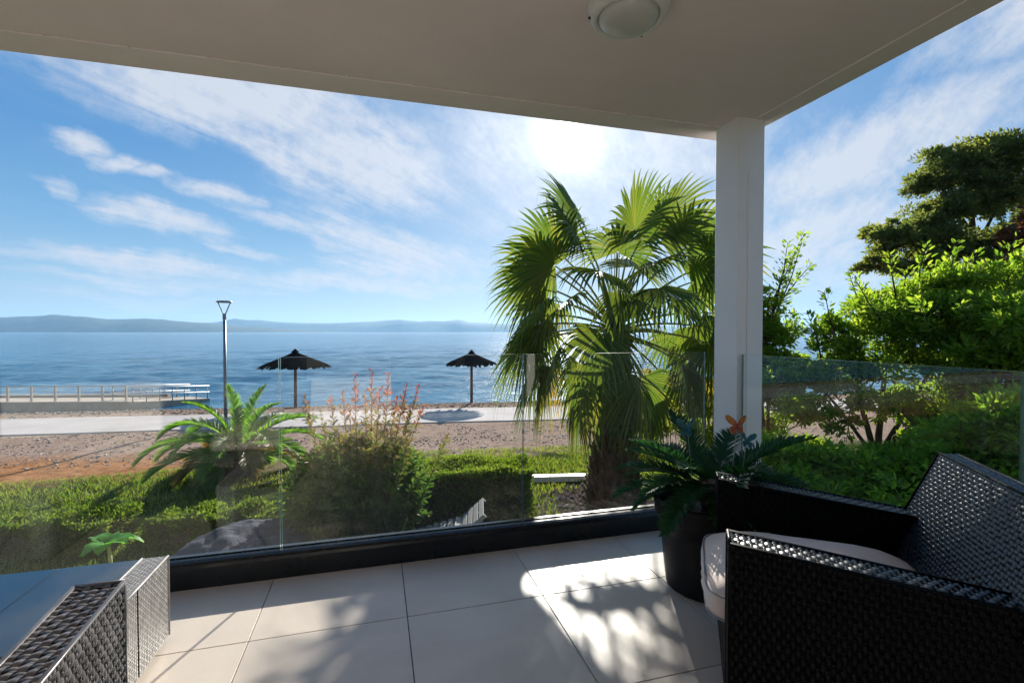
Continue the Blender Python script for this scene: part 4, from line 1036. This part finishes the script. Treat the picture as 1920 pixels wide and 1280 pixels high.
# right hand shrubs and trees
G1 = leafmat('bright_shrub_leaf', [(.035, .075, .012), (.07, .13, .016), (.11, .175, .022), (.165, .21, .035), (.10, .15, .02)], .55, .55, spec=.25, vs=.9)
G2 = leafmat('laurel_leaf', [(.045, .10, .016), (.08, .155, .022), (.125, .21, .03), (.18, .24, .04)], .56, .42, vs=1.2)
G3 = leafmat('pine_foliage', [(.036, .056, .022), (.062, .084, .03), (.10, .115, .04), (.15, .145, .05)], .5, .7, vs=.7)
G4 = leafmat('copper_foliage', [(.045, .014, .012), (.085, .028, .018), (.12, .05, .02)], .35, .5)
def crown_tree(name, loc, label, cat, limbs, blobs, leaf, mat, trunk_mat=None, seed=1, tv=None, tf=None, shell=.45, group=None, shoots=None, updir=.3):
    """limbs: list of (points, r0, r1); blobs: (centre, radii, count) relative to loc"""
    t = thing(name, loc, label, cat, group); r = np.random.default_rng(seed)
    b = MB()
    for (pts, r0, r1) in limbs:
        n = len(pts); b.tube(pts, [r0 + (r1 - r0) * i / (n - 1) for i in range(n)], 8)
    P = []; D = []; S_ = []
    for (c, rad, n) in blobs:
        c = np.array(c, float); rad = np.array(rad, float)
        # sub clumps give light and dark masses with gaps between
        m_ = max(3, int(n / 110)); cc = rnd_dirs(m_, -.8, 1) * r.uniform(.35, 1.0, (m_, 1)) * rad + c
        for q in cc:
            k = int(n / m_ * r.uniform(.6, 1.4)); sr = rad.mean() * r.uniform(.18, .40)
            dd = rnd_dirs(k, -.6, 1); pp = q + dd * sr * r.uniform(.3, 1.1, (k, 1)) * np.array([1.15, 1.15, .75])
            P.append(pp); D.append(dd + r.normal(0, .5, (k, 3)) + np.array([0, 0, updir])); S_.append(leaf * r.uniform(.6, 1.25, k))
            b.tube([tuple(c), tuple((np.array(c) + q) / 2 + r.normal(0, .04, 3)), tuple(q)], [.012 * rad.mean() + .006, .008, .003], 4)
    if shoots:
        for (a, c) in shoots:
            a = np.array(a, float); c = np.array(c, float); L = np.linalg.norm(c - a); ax = (c - a) / L
            b.tube([tuple(a), tuple((a+c)/2 + r.normal(0, .03, 3)), tuple(c)], [.012, .008, .003], 5)
            k = int(L / .011); f = r.uniform(0, 1, k) ** .9; pp = a + (c - a) * f[:, None]
            dd = r.normal(0, 1, (k, 3)); dd -= (dd @ ax)[:, None] * ax; dd = unit(dd)
            off = (1 - .6 * f)[:, None] * r.uniform(0, .13, (k, 1))
            P.append(pp + dd * off); D.append(dd * .9 + ax * .9); S_.append(leaf * r.uniform(.7, 1.3, k))
    b.obj('trunk', trunk_mat or M['bark'], t, smooth=True)
    P = np.concatenate(P); D = np.concatenate(D); S_ = np.concatenate(S_)
    V, F = leafset(P, D, r.normal(0, .6, (len(P), 3)) + np.array([0, 0, 1]), S_, tv or LEAFQ_V, tf or LEAFQ_F)
    np_mesh('crown', V, F, mat, t); return t
def off(base, px, d, py): q_ = at(px, d); return (q_.x - base.x, q_.y - base.y, 1.24 - (py - 622) * d / 907 - base.z)

# A: big bright shrub tree
bA = at(1645, 6.4, -1.9); o_ = lambda px, d, py: off(bA, px, d, py)
limbs = [([(0, 0, 0), o_(1640, 6.4, 840), o_(1600, 6.3, 700), o_(1560, 6.2, 620)], .05, .015), ([(.05, 0, 0), o_(1650, 6.4, 820), o_(1660, 6.5, 700), o_(1690, 6.5, 560)], .055, .015),
         ([(.1, 0, 0), o_(1660, 6.4, 840), o_(1720, 6.3, 740), o_(1800, 6.2, 600)], .05, .015), ([(-.05, 0, 0), o_(1630, 6.4, 840), o_(1570, 6.5, 760), o_(1500, 6.4, 680)], .035, .01), ([(.1, .1, 0), o_(1680, 6.0, 820), o_(1770, 5.8, 760), o_(1880, 5.6, 700)], .03, .01)]
blobs = [(o_(1650, 6.4, 600), (.62, .6, .42), 4200), (o_(1740, 6.3, 580), (.6, .6, .5), 4200), (o_(1830, 6.2, 620), (.6, .6, .5), 4000), (o_(1570, 6.3, 640), (.36, .4, .32), 1900), (o_(1530, 6.4, 700), (.34, .4, .25), 1500),
         (o_(1470, 6.5, 715), (.45, .4, .36), 1700), (o_(1560, 6.3, 735), (.45, .4, .34), 1500), (o_(1640, 6.2, 715), (.45, .4, .25), 1200), (o_(1720, 6.2, 765), (.5, .4, .38), 1700), (o_(1800, 6.2, 660), (.6, .5, .45), 2200), (o_(1680, 6.3, 640), (.55, .5, .45), 2400), (o_(1870, 6.1, 650), (.6, .5, .5), 2200), (o_(1590, 6.3, 680), (.4, .4, .3), 2400), (o_(1780, 6.3, 540), (.5, .5, .3), 2600), (o_(1500, 5.7, 770), (.26, .3, .18), 700), (o_(1580, 5.6, 790), (.22, .3, .2), 520), (o_(1690, 5.5, 770), (.3, .3, .2), 900), (o_(1740, 5.5, 810), (.3, .3, .2), 1000), (o_(1620, 5.6, 750), (.2, .3, .14), 420), (o_(1830, 5.9, 800), (.6, .5, .3), 2600), (o_(1700, 6.2, 680), (.7, .6, .35), 1800), (o_(1850, 6.0, 720), (.7, .6, .42), 2000), (o_(1900, 6.0, 560), (.5, .5, .5), 2800), (o_(1770, 6.1, 760), (.6, .5, .25), 1600)]
shoots = [(o_(1680, 6.3, 560), o_(1665, 6.2, 470)), (o_(1720, 6.3, 560), o_(1735, 6.2, 455)), (o_(1760, 6.3, 560), o_(1790, 6.2, 450)), (o_(1800, 6.3, 560), o_(1830, 6.2, 470)), (o_(1850, 6.2, 540), o_(1905, 6.1, 440)), (o_(1630, 6.3, 600), o_(1590, 6.2, 510)),
          (o_(1570, 6.3, 640), o_(1545, 6.2, 545)), (o_(1540, 6.3, 670), o_(1515, 6.2, 590)), (o_(1700, 6.3, 560), o_(1700, 6.2, 500)), (o_(1610, 6.3, 620), o_(1625, 6.2, 540)), (o_(1830, 6.2, 560), o_(1850, 6.1, 500)), (o_(1880, 6.0, 560), o_(1915, 5.9, 470)), (o_(1560, 6.2, 730), o_(1500, 5.8, 800)), (o_(1600, 6.2, 730), o_(1590, 5.7, 830)), (o_(1680, 6.2, 740), o_(1720, 5.7, 830)), (o_(1500, 6.3, 720), o_(1450, 6.0, 790)), (o_(1640, 6.2, 730), o_(1650, 5.8, 790)), (o_(1650, 6.0, 600), o_(1600, 5.6, 520)), (o_(1760, 6.0, 640), o_(1720, 5.4, 560)), (o_(1840, 5.9, 640), o_(1800, 5.3, 570))]
crown_tree('shrub_tree', bA, 'large bright green shrub tree with several bare stems right of the column', 'tree', limbs, blobs, .072, G1, seed=11, shoots=shoots, tv=LEAF2_V, tf=LEAF2_F)
# B: slender one right beside the column
bB = at(1448, 7.2, -1.9); o_ = lambda px, d, py: off(bB, px, d, py)
limbs = [([(0, 0, 0), o_(1425, 7.2, 720), o_(1440, 7.2, 620), o_(1470, 7.2, 500)], .05, .012), ([(0, 0, 0), o_(1440, 7.2, 700), o_(1430, 7.2, 560)], .03, .01)]
blobs = [(o_(1470, 7.0, 740), (.45, .35, .3), 2200), (o_(1500, 7.0, 780), (.4, .35, .22), 1400), (o_(1440, 7.2, 700), (.35, .35, .4), 2400), (o_(1445, 7.2, 650), (.28, .35, .45), 1700), (o_(1450, 7.2, 600), (.28, .35, .45), 1700), (o_(1425, 7.2, 640), (.3, .3, .4), 1200), (o_(1480, 7.2, 690), (.3, .3, .25), 1000)]
shoots = [(o_(1450, 7.2, 600), o_(1505, 7.1, 440)), (o_(1455, 7.2, 560), o_(1475, 7.1, 455)), (o_(1460, 7.2, 570), o_(1520, 7.1, 495)), (o_(1440, 7.2, 640), o_(1500, 7.1, 600)), (o_(1450, 7.2, 560), o_(1490, 7.2, 470)), (o_(1440, 7.2, 600), o_(1485, 7.2, 540)), (o_(1436, 7.2, 700), o_(1410, 7.1, 560))]
crown_tree('slender_shrub', bB, 'slender light green shrub rising right beside the column', 'shrub', limbs, blobs, .075, G1, seed=12, shoots=shoots, tv=LEAF2_V, tf=LEAF2_F)
# C: dense laurel hedge below, D: second clump
bC = at(1640, 4.7, -1.9); o_ = lambda px, d, py: off(bC, px, d, py)
limbs = [([(0, 0, 0), o_(1640, 4.7, 900)], .04, .02), ([(0, 0, 0), o_(1500, 4.8, 900)], .04, .02), ([(0, 0, 0), o_(1780, 4.6, 900)], .04, .02)]
blobs = [(o_(1460, 5.2, 870), (.45, .5, .30), 3200), (o_(1550, 4.9, 900), (.5, .5, .30), 3800), (o_(1640, 4.7, 900), (.5, .5, .28), 4000), (o_(1740, 4.6, 890), (.5, .5, .35), 4000), (o_(1840, 4.4, 850), (.5, .5, .42), 4200), (o_(1930, 4.2, 830), (.5, .5, .5), 3200), (o_(1560, 4.4, 1010), (.7, .5, .4), 3600), (o_(1720, 4.2, 1010), (.7, .5, .4), 3000)]
crown_tree('laurel_shrub', bC, 'dense glossy green shrub mass just outside the side glass', 'shrub', limbs, blobs, .075, G2, seed=13, tv=LEAF2_V, tf=LEAF2_F)
bD = at(1870, 5.4, -1.9); o_ = lambda px, d, py: off(bD, px, d, py)
limbs = [([(0, 0, 0), o_(1870, 5.4, 780), o_(1880, 5.4, 640)], .05, .02)]
blobs = [(o_(1880, 5.4, 700), (.5, .5, .5), 3200), (o_(1930, 5.2, 620), (.5, .5, .5), 3000), (o_(1850, 5.4, 790), (.5, .5, .3), 2200)]
crown_tree('leafy_shrub', bD, 'big leafy shrub with larger pale green leaves at the right edge', 'shrub', limbs, blobs, .095, G1, seed=14, tv=LEAF2_V, tf=LEAF2_F)
# low growth beyond
bE = at(1450, 8.5, -1.9); o_ = lambda px, d, py: off(bE, px, d, py)
blobs = [(o_(1290, 8.9, 745), (.6, .5, .5), 2600), (o_(1440, 8.5, 800), (.6, .5, .35), 1800), (o_(1500, 8.3, 840), (.6, .5, .35), 2000), (o_(1270, 9.2, 800), (.9, .5, .5), 3200), (o_(1340, 8.8, 830), (.8, .5, .4), 2400), (o_(1215, 9.6, 860), (.4, .5, .4), 1400)]
limbs = [([(0, 0, 0), o_(1440, 8.5, 800)], .03, .01)]
crown_tree('yellow_green_shrub', bE, 'yellow-green bush low behind the fan palm and column', 'shrub', limbs, blobs, .075, leafmat('yellow_leaf', [(.06, .10, .012), (.10, .15, .02), (.17, .20, .03)], .5, .45), seed=15)
# pine
bP = at(1835, 15, -1.9); o_ = lambda px, d, py: off(bP, px, d, py)
limbs = [([(0, 0, 0), o_(1850, 15, 700), o_(1835, 15, 560), o_(1822, 15, 450), o_(1815, 15, 380), o_(1800, 15, 300)], .20, .03), ([o_(1835, 15, 560), o_(1780, 14.8, 520), o_(1700, 14.5, 490), o_(1630, 14.4, 480)], .08, .02),
         ([o_(1825, 15, 470), o_(1860, 15, 400), o_(1890, 15, 320)], .06, .02), ([o_(1820, 15, 440), o_(1770, 15, 370), o_(1740, 15, 320)], .06, .02), ([o_(1835, 15, 540), o_(1880, 15, 480), o_(1940, 15, 440)], .07, .02), ([o_(1830, 15, 500), o_(1750, 15.2, 450), o_(1680, 15, 430)], .06, .02), ([o_(1840, 15, 600), o_(1720, 14.6, 560), o_(1650, 14.6, 545)], .06, .02)]
blobs = [(o_(1790, 15, 320), (1.2, 1, .7), 4600), (o_(1860, 15, 300), (1.0, 1, .6), 3600), (o_(1850, 15, 370), (1.1, 1, .7), 4200), (o_(1770, 15, 400), (.9, 1, .5), 3000), (o_(1700, 14.8, 455), (1.1, .9, .5), 3600), (o_(1790, 15, 470), (1.2, .9, .5), 3600), (o_(1880, 15, 460), (1.1, .9, .6), 3200), (o_(1850, 15, 560), (1.4, .9, .7), 3600), (o_(1830, 15, 300), (1.15, 1.0, .55), 4200), (o_(1885, 15, 340), (.65, .8, .6), 2400), (o_(1760, 15, 345), (.75, .9, .55), 2600), (o_(1820, 15, 385), (1.2, 1, .45), 3000), (o_(1740, 14.8, 430), (1.0, .9, .38), 2600), (o_(1650, 14.5, 445), (.75, .8, .35), 2200), (o_(1640, 14.5, 500), (.6, .8, .3), 1400),
         (o_(1720, 14.6, 500), (1.0, .9, .4), 2600), (o_(1800, 14.8, 520), (.9, .9, .4), 2200), (o_(1900, 15, 520), (1.1, 1, .8), 3600), (o_(1680, 14.8, 560), (.8, .8, .35), 1800), (o_(1780, 14.8, 600), (1.1, .9, .5), 2600), (o_(1950, 15, 400), (.8, .8, .8), 2200), (o_(1740, 15.4, 290), (.3, .3, .12), 260)]
crown_tree('pine_tree', bP, 'tall dark olive pine with layered branches behind the shrubs', 'tree', limbs, blobs, .15, G3, seed=16)
bQ = at(1935, 12, -1.9); o_ = lambda px, d, py: off(bQ, px, d, py)
limbs = [([(0, 0, 0), o_(1935, 12, 700), o_(1920, 12, 500)], .12, .04)]
blobs = [(o_(1905, 12, 450), (.55, .6, .45), 1800), (o_(1915, 12, 540), (.6, .6, .5), 1800), (o_(1940, 12, 620), (.6, .6, .5), 1400), (o_(1960, 12, 420), (.6, .6, .5), 1400)]
crown_tree('copper_tree', bQ, 'dark red-brown leaved tree at the right edge beside the pine', 'tree', limbs, blobs, .11, G4, seed=17)

# ------------------------------------------------------------------ lawn, gravel and pebbles (nobody could count these)
def grass():
    n = 90000; r = rng
    x = r.uniform(-9.5, 7.5, n); Y = r.uniform(4.3, 12.5, n) + np.clip((x + 3) * .25, -.9, .4); y = Y - SL * x
    keep = (np.array([noise.noise(Vector((a * .8, b_ * .8, 3))) for a, b_ in zip(x, y)]) > -.33 + .0 * x)
    keep &= ~(((x - pb.x) ** 2 + (y - pb.y) ** 2) < 1.1)
    x, y = x[keep], y[keep]; n = len(x)
    P = np.stack([x, y, np.full(n, -1.91)], 1)
    D = r.normal(0, .45, (n, 3)); D[:, 2] = 1
    V, F = leafset(P, D, r.normal(0, 1, (n, 3)), r.uniform(.05, .13, n), [(-.09, 0, 0), (.09, 0, 0), (0, 1, .25)], [(0, 1, 2)])
    tag(np_mesh('grass', V, F, leafmat('lawn_grass', [(.035, .07, .010), (.07, .12, .016), (.13, .15, .03), (.20, .17, .06)], .4, .6, vs=.35)), kind='stuff')
grass()
ICO = None
def stones(name, n, fx, fY, smin, smax, mat, seed):
    r = np.random.default_rng(seed); t = (1 + 5 ** .5) / 2
    tv = unit(np.array([(-1, t, 0), (1, t, 0), (-1, -t, 0), (1, -t, 0), (0, -1, t), (0, 1, t), (0, -1, -t), (0, 1, -t), (t, 0, -1), (t, 0, 1), (-t, 0, -1), (-t, 0, 1)], float))
    tf = np.array([(0,11,5),(0,5,1),(0,1,7),(0,7,10),(0,10,11),(1,5,9),(5,11,4),(11,10,2),(10,7,6),(7,1,8),(3,9,4),(3,4,2),(3,2,6),(3,6,8),(3,8,9),(4,9,5),(2,4,11),(6,2,10),(8,6,7),(9,8,1)])
    x = r.uniform(*fx, n); Y = r.uniform(*fY, n); y = Y - SL * x
    z = np.array([ground_z(a, b_) for a, b_ in zip(x, y)]); s = np.exp(r.uniform(math.log(smin), math.log(smax), n))
    V = tv[None] * r.uniform(.75, 1.2, (n, 12, 1)) * s[:, None, None] * np.array([1, 1, .55]) * r.uniform(.7, 1.4, (n, 1, 3)) + np.stack([x, y, z + s * .1], 1)[:, None]
    F = tf[None] + (np.arange(n) * 12)[:, None, None]
    m, gg, out = newmat(name + '_stone'); geo = gg.n('ShaderNodeNewGeometry'); p = gg.n('ShaderNodeBsdfPrincipled'); p.inputs['Roughness'].default_value = .85
    gg.l(gg.ramp(geo.outputs['Random Per Island'], mat), p.inputs['Base Color']); gg.l(p.outputs[0], out.inputs['Surface'])
    tag(np_mesh(name, V.reshape(-1, 3), F.reshape(-1, 3), m), kind='stuff')
PAL = [(0, (.11, .075, .06)), (.4, (.29, .21, .17)), (.8, (.43, .34, .28)), (1, (.56, .50, .44))]
stones('gravel', 5200, (-14, 14), (12.6, 16.9), .012, .04, PAL, 4)
stones('beach_pebbles', 3600, (-16, 20), (20.2, 24.2), .015, .07, [(0, (.07, .05, .04)), (.5, (.2, .15, .12)), (1, (.42, .34, .28))], 5)
def bed():
    r = np.random.default_rng(8); n = 1500; a = r.uniform(0, 6.28, n); q = np.sqrt(r.uniform(.12, 1, n)) * 1.6
    t = thing  # pebble bed round the fan palm
    x = pb.x + q*np.cos(a); y = pb.y - .3 + q*np.sin(a); s = r.uniform(.015, .05, n)
    tv = unit(np.array([(1,0,0),(-1,0,0),(0,1,0),(0,-1,0),(0,0,1),(0,0,-1)], float)); tf = np.array([(0,2,4),(2,1,4),(1,3,4),(3,0,4),(2,0,5),(1,2,5),(3,1,5),(0,3,5)])
    V = tv[None] * s[:, None, None] * r.uniform(.6, 1.3, (n, 6, 1)) + np.stack([x, y, np.full(n, -1.88)], 1)[:, None]
    m, gg, out = newmat('bed_stone'); geo = gg.n('ShaderNodeNewGeometry'); p = gg.n('ShaderNodeBsdfPrincipled')
    gg.l(gg.ramp(geo.outputs['Random Per Island'], PAL), p.inputs['Base Color']); gg.l(p.outputs[0], out.inputs['Surface'])
    tag(np_mesh('pebble_bed', V.reshape(-1, 3), (tf[None] + (np.arange(n)*6)[:, None, None]).reshape(-1, 3), m), kind='stuff')
bed()

# marble edging
e0, e1 = at(996, 10.1), at(1100, 10.2); L = (e1 - e0).length
t = thing('stone_edging', ((e0.x+e1.x)/2, (e0.y+e1.y)/2, -1.9), 'pale marble edging strip on the grass left of the palm trunk', 'edging', None, math.atan2(e1.y-e0.y, e1.x-e0.x))
for k in range(3):
    b = MB(); b.box((-L/2 + k*L/3 + .004, -.09, 0), (-L/2 + (k+1)*L/3 - .004, .09, .12)); b.obj('slab', M['marble'], t, bevel=.008)

# boulder
b = MB(); bm = bmesh.new(); bmesh.ops.create_icosphere(bm, subdivisions=5, radius=1)
for v in bm.verts:
    c = v.co.copy(); k = 1 + .22 * noise.fractal(c * 1.3 + Vector((4, 1, 2)), .8, 2, 4) + .05 * noise.noise(c * 6)
    c = Vector((c.x * .80, c.y * .55, c.z * .42)) * k
    c.z = min(c.z, .34 - .18 * abs(c.x + .1) + .05 * noise.noise(c * 5)); v.co = c
me = bpy.data.meshes.new('boulder'); bm.to_mesh(me); bm.free(); me.materials.append(M['rock'])
me.polygons.foreach_set('use_smooth', [True] * len(me.polygons))
o = bpy.data.objects.new('boulder', me); COL.objects.link(o); q = at(438, 5.75); o.location = (q.x, q.y, -1.50); o.rotation_euler = (R(8), R(-6), R(20))
tag(o, 'large dark blue-grey boulder on the lawn below the terrace glass', 'boulder')

# weathered wooden sun lounger
q = at(848, 6.3); lg = thing('sun_lounger', (q.x, q.y, -1.9), 'weathered grey wooden lounger with raised back beside the hedge', 'sun lounger', None, -YAW + R(4))
def bar(b, p0, p1, w, h):
    p0, p1 = Vector(p0), Vector(p1); d = (p1 - p0); L = d.length; d.normalize(); s = Vector((0, 1, 0)); u = s.cross(d).normalized()
    vs = []
    for p in (p0, p1):
        for a, c in ((-1, -1), (1, -1), (1, 1), (-1, 1)): vs.append(p + s * a * w / 2 + u * c * h / 2)
    b.add(vs, [(0,1,2,3), (7,6,5,4), (0,4,5,1), (1,5,6,2), (2,6,7,3), (3,7,4,0)])
zb = .56
for yy_ in (-.28, .28):
    b = MB(); bar(b, (-.95, yy_, zb - .28), (.12, yy_, zb - .02), .05, .07); b.obj('side_rail', M['greywood'], lg)
    b = MB(); bar(b, (.05, yy_, zb - .05), (.42, yy_, zb + .27), .04, .05); b.obj('back_rail', M['greywood'], lg)
    for xx in (-.85, .02): b = MB(); bar(b, (xx, yy_, 0), (xx + .02, yy_, zb - .08 + .24*(xx-.02)), .05, .05); b.obj('leg', M['greywood'], lg)
    b = MB(); bar(b, (.10, yy_*.8, zb - .18), (.34, yy_*.8, zb + .12), .03, .035); b.obj('strut', M['greywood'], lg)
for k in range(11):
    f = k / 10; b = MB(); x = -.92 + .98 * f; z = zb - .235 + .26 * f; b.box((x - .035, -.30, z), (x + .035, .30, z + .018)); b.obj('slat', M['greywood'], lg)
for k in range(5):
    f = (k + .3) / 5; b = MB(); x = .07 + .36 * f; z = zb - .01 + .31 * f
    b.box((-.034, -.31, 0), (.034, .31, .018), 0, Matrix.Translation((x, 0, z)) @ Matrix.Rotation(R(-40), 4, 'Y')); b.obj('slat', M['greywood'], lg)

# ------------------------------------------------------------------ beach umbrellas
def umbrella(px, d, zg, rad, H, label, seed):
    q = at(px, d, zg); t = thing('beach_umbrella', q, label, 'beach umbrella', 'thatched umbrellas on the beach'); r_ = random.Random(seed)
    b = MB(); b.tube([(0, 0, -.3), (0, 0, H * .5), (0, 0, H - .12)], [.07, .062, .055], 12); b.obj('pole', M['wood'], t, smooth=True)
    b = MB(); n = 90; drop = .44 * rad
    for k in range(n):
        a = 2*math.pi*k/n + r_.uniform(-.01, .01); w = math.pi*rad/n*1.25; rr_ = rad * r_.uniform(.88, 1.05)
        ca, sa_ = math.cos(a), math.sin(a)
        vs = []
        for (f, ww) in ((.04, .10), (.5, .55), (.86, .95), (1, .9)):
            z = H - .04 - drop * (f ** .92) * rr_ / rad + r_.uniform(-.008, .008); rx = rr_ * f
            if f == 1: z -= .045
            for s in (-1, 1):
                for dz in (0, -.02): vs.append((rx*ca - s*w*ww*sa_, rx*sa_ + s*w*ww*ca, z + dz))
        fs = []
        for i in range(3): o4 = 4*i; fs += [(o4, o4+4, o4+6, o4+2), (o4+1, o4+3, o4+7, o4+5), (o4, o4+1, o4+5, o4+4), (o4+2, o4+6, o4+7, o4+3)]
        fs += [(12, 13, 15, 14)]
        b.add(vs, fs)
    tag(b.obj('thatch', M['reed'], t), kind='stuff')
    b = MB(); b.lathe([(0, H + .07), (.05, H + .06), (.07, H + .0), (.13, H - .03), (.17, H - .08)], 16); b.obj('cap', M['reed'], t, smooth=True)
    for k in range(8):
        a = 2*math.pi*(k+.3)/8; b = MB(); b.tube([(.04*math.cos(a), .04*math.sin(a), H - .12), (rad*.93*math.cos(a), rad*.93*math.sin(a), H - drop - .04)], .018, 6); b.obj('rib', M['wood'], t)
    for k in range(4):
        a = 2*math.pi*(k+.3)/4; b = MB(); b.tube([(.05*math.cos(a), .05*math.sin(a), H - .72), (rad*.5*math.cos(a), rad*.5*math.sin(a), H - .34)], .015, 6); b.obj('strut', M['wood'], t)
    return t
umbrella(553, 20.6, -2.0, 1.42, 2.45, 'larger thatched beach umbrella left of the red-tipped shrub', 1)
umbrella(884, 22.2, -2.0, 1.20, 2.35, 'smaller thatched beach umbrella next to the fan palm', 2)

# street lamp
q = at(421, 17.4, -1.95); lp = thing('street_lamp', q, 'slim grey lamp post with forked head by the beach path', 'street lamp')
b = MB(); b.tube([(0, 0, -.1), (0, 0, 1.2), (0, 0, 3.7)], [.062, .058, .045], 14); b.obj('pole', M['steel'], lp, smooth=True)
b = MB(); b.lathe([(.0, 0), (.13, 0), (.13, .02), (.06, .03)], 16, (0, 0, 0.0)); b.obj('base_plate', M['steel'], lp)
b = MB(); b.lathe([(0, 3.62), (.06, 3.62), (.062, 3.84), (0, 3.85)], 12); b.obj('collar', M['steel'], lp)
for s in (-1, 1):
    v = RT * s; b = MB(); pts = []
    for i in range(9):
        f = i / 8; r0 = .02 + .21 * (f ** .8) * (1 - .12 * math.sin(math.pi * f)); pts.append((v.x * r0, v.y * r0, 3.82 + .42 * f))
    b.tube(pts, .02, 6); b.obj('fork_arm', M['steel'], lp, smooth=True)
b = MB(); b.lathe([(0, 4.235), (.22, 4.235), (.255, 4.25), (.26, 4.275), (.22, 4.30), (0, 4.31)], 32); b.obj('lamp_head', M['steel'], lp, smooth=True)

# ------------------------------------------------------------------ bathing pier with railings
w0, w1 = at(-160, 21.2), at(250, 21.6)
dv = Vector((w1.x - w0.x, w1.y - w0.y)); Lw = dv.length; ang = math.atan2(dv.y, dv.x)
t = thing('sea_wall', (w0.x, w0.y, -2.0), 'low tan concrete platform wall at the water edge on the left', 'wall', None, ang)
b = MB(); b.box((0, 0, -.5), (Lw, .25, .10)); b.obj('wall', M['concrete'], t, bevel=.02)
b = MB(); b.box((-.02, -.03, .102), (Lw + .02, .28, .135)); b.obj('coping', M['tanpost'], t, bevel=.008)
b = MB(); b.box((0, .26, -.9), (Lw, 2.2, .05)); b.obj('deck', M['concrete'], t)
b = MB(); b.box((0, 2.21, -.9), (Lw, 2.45, .16)); b.obj('parapet', M['concrete'], t, bevel=.02)
t = thing('beach_railing', (w0.x, w0.y, -1.865), 'slim tan railing with posts standing on the sea wall, far left', 'railing', 'railings at the bathing pier', ang)
npost = 9
for k in range(npost + 1):
    x = Lw - .45 - k * 1.02
    if x < 0: break
    b = MB(); b.box((x - .035, .09, 0), (x + .035, .16, .66)); b.obj('post', M['tanpost'], t)
for z in (.20, .42): b = MB(); b.tube([(0, .125, z), (Lw - .45, .125, z)], .010, 6); b.obj('wire', M['steel'], t)
b = MB(); b.tube([(0, .125, .67), (Lw - .45, .125, .67)], .02, 8); b.obj('top_rail', M['tanpost'], t)
# ramp out into the water
r0, r1 = at(243, 21.4), at(392, 24.6)
dv = Vector((r1.x - r0.x, r1.y - r0.y)); Lr = dv.length; ang = math.atan2(dv.y, dv.x)
t = thing('pier_ramp', (r0.x, r0.y, -2.0), 'sloping concrete access ramp running out over the water', 'pier', None, ang)
b = MB(); b.hexa([(0, 0, -.6), (Lr, 0, -1.0), (Lr, 1.7, -1.0), (0, 1.7, -.6), (0, 0, .12), (Lr, 0, -.15), (Lr, 1.7, -.15), (0, 1.7, .12)]); b.obj('ramp', M['concrete'], t)
for side, yy_, lab in ((0, .05, 'near white handrail pair along the pier ramp'), (1, 1.65, 'far white handrail pair along the pier ramp')):
    t = thing('ramp_handrail', (r0.x, r0.y, -2.0), lab, 'handrail', 'railings at the bathing pier', ang)
    for k in range(7):
        x = .1 + k * (Lr - .2) / 6; zz = .12 - .27 * x / Lr
        b = MB(); b.tube([(x, yy_, zz), (x, yy_, zz + .62)], .022, 8); b.obj('post', M['steel'], t, smooth=True)
    for z, rd in ((.33, .034), (.64, .038)):
        b = MB(); b.tube([(0, yy_, .12 + z), (Lr, yy_, -.15 + z)], rd, 8); b.obj('handrail', M['whiterail'], t, smooth=True)
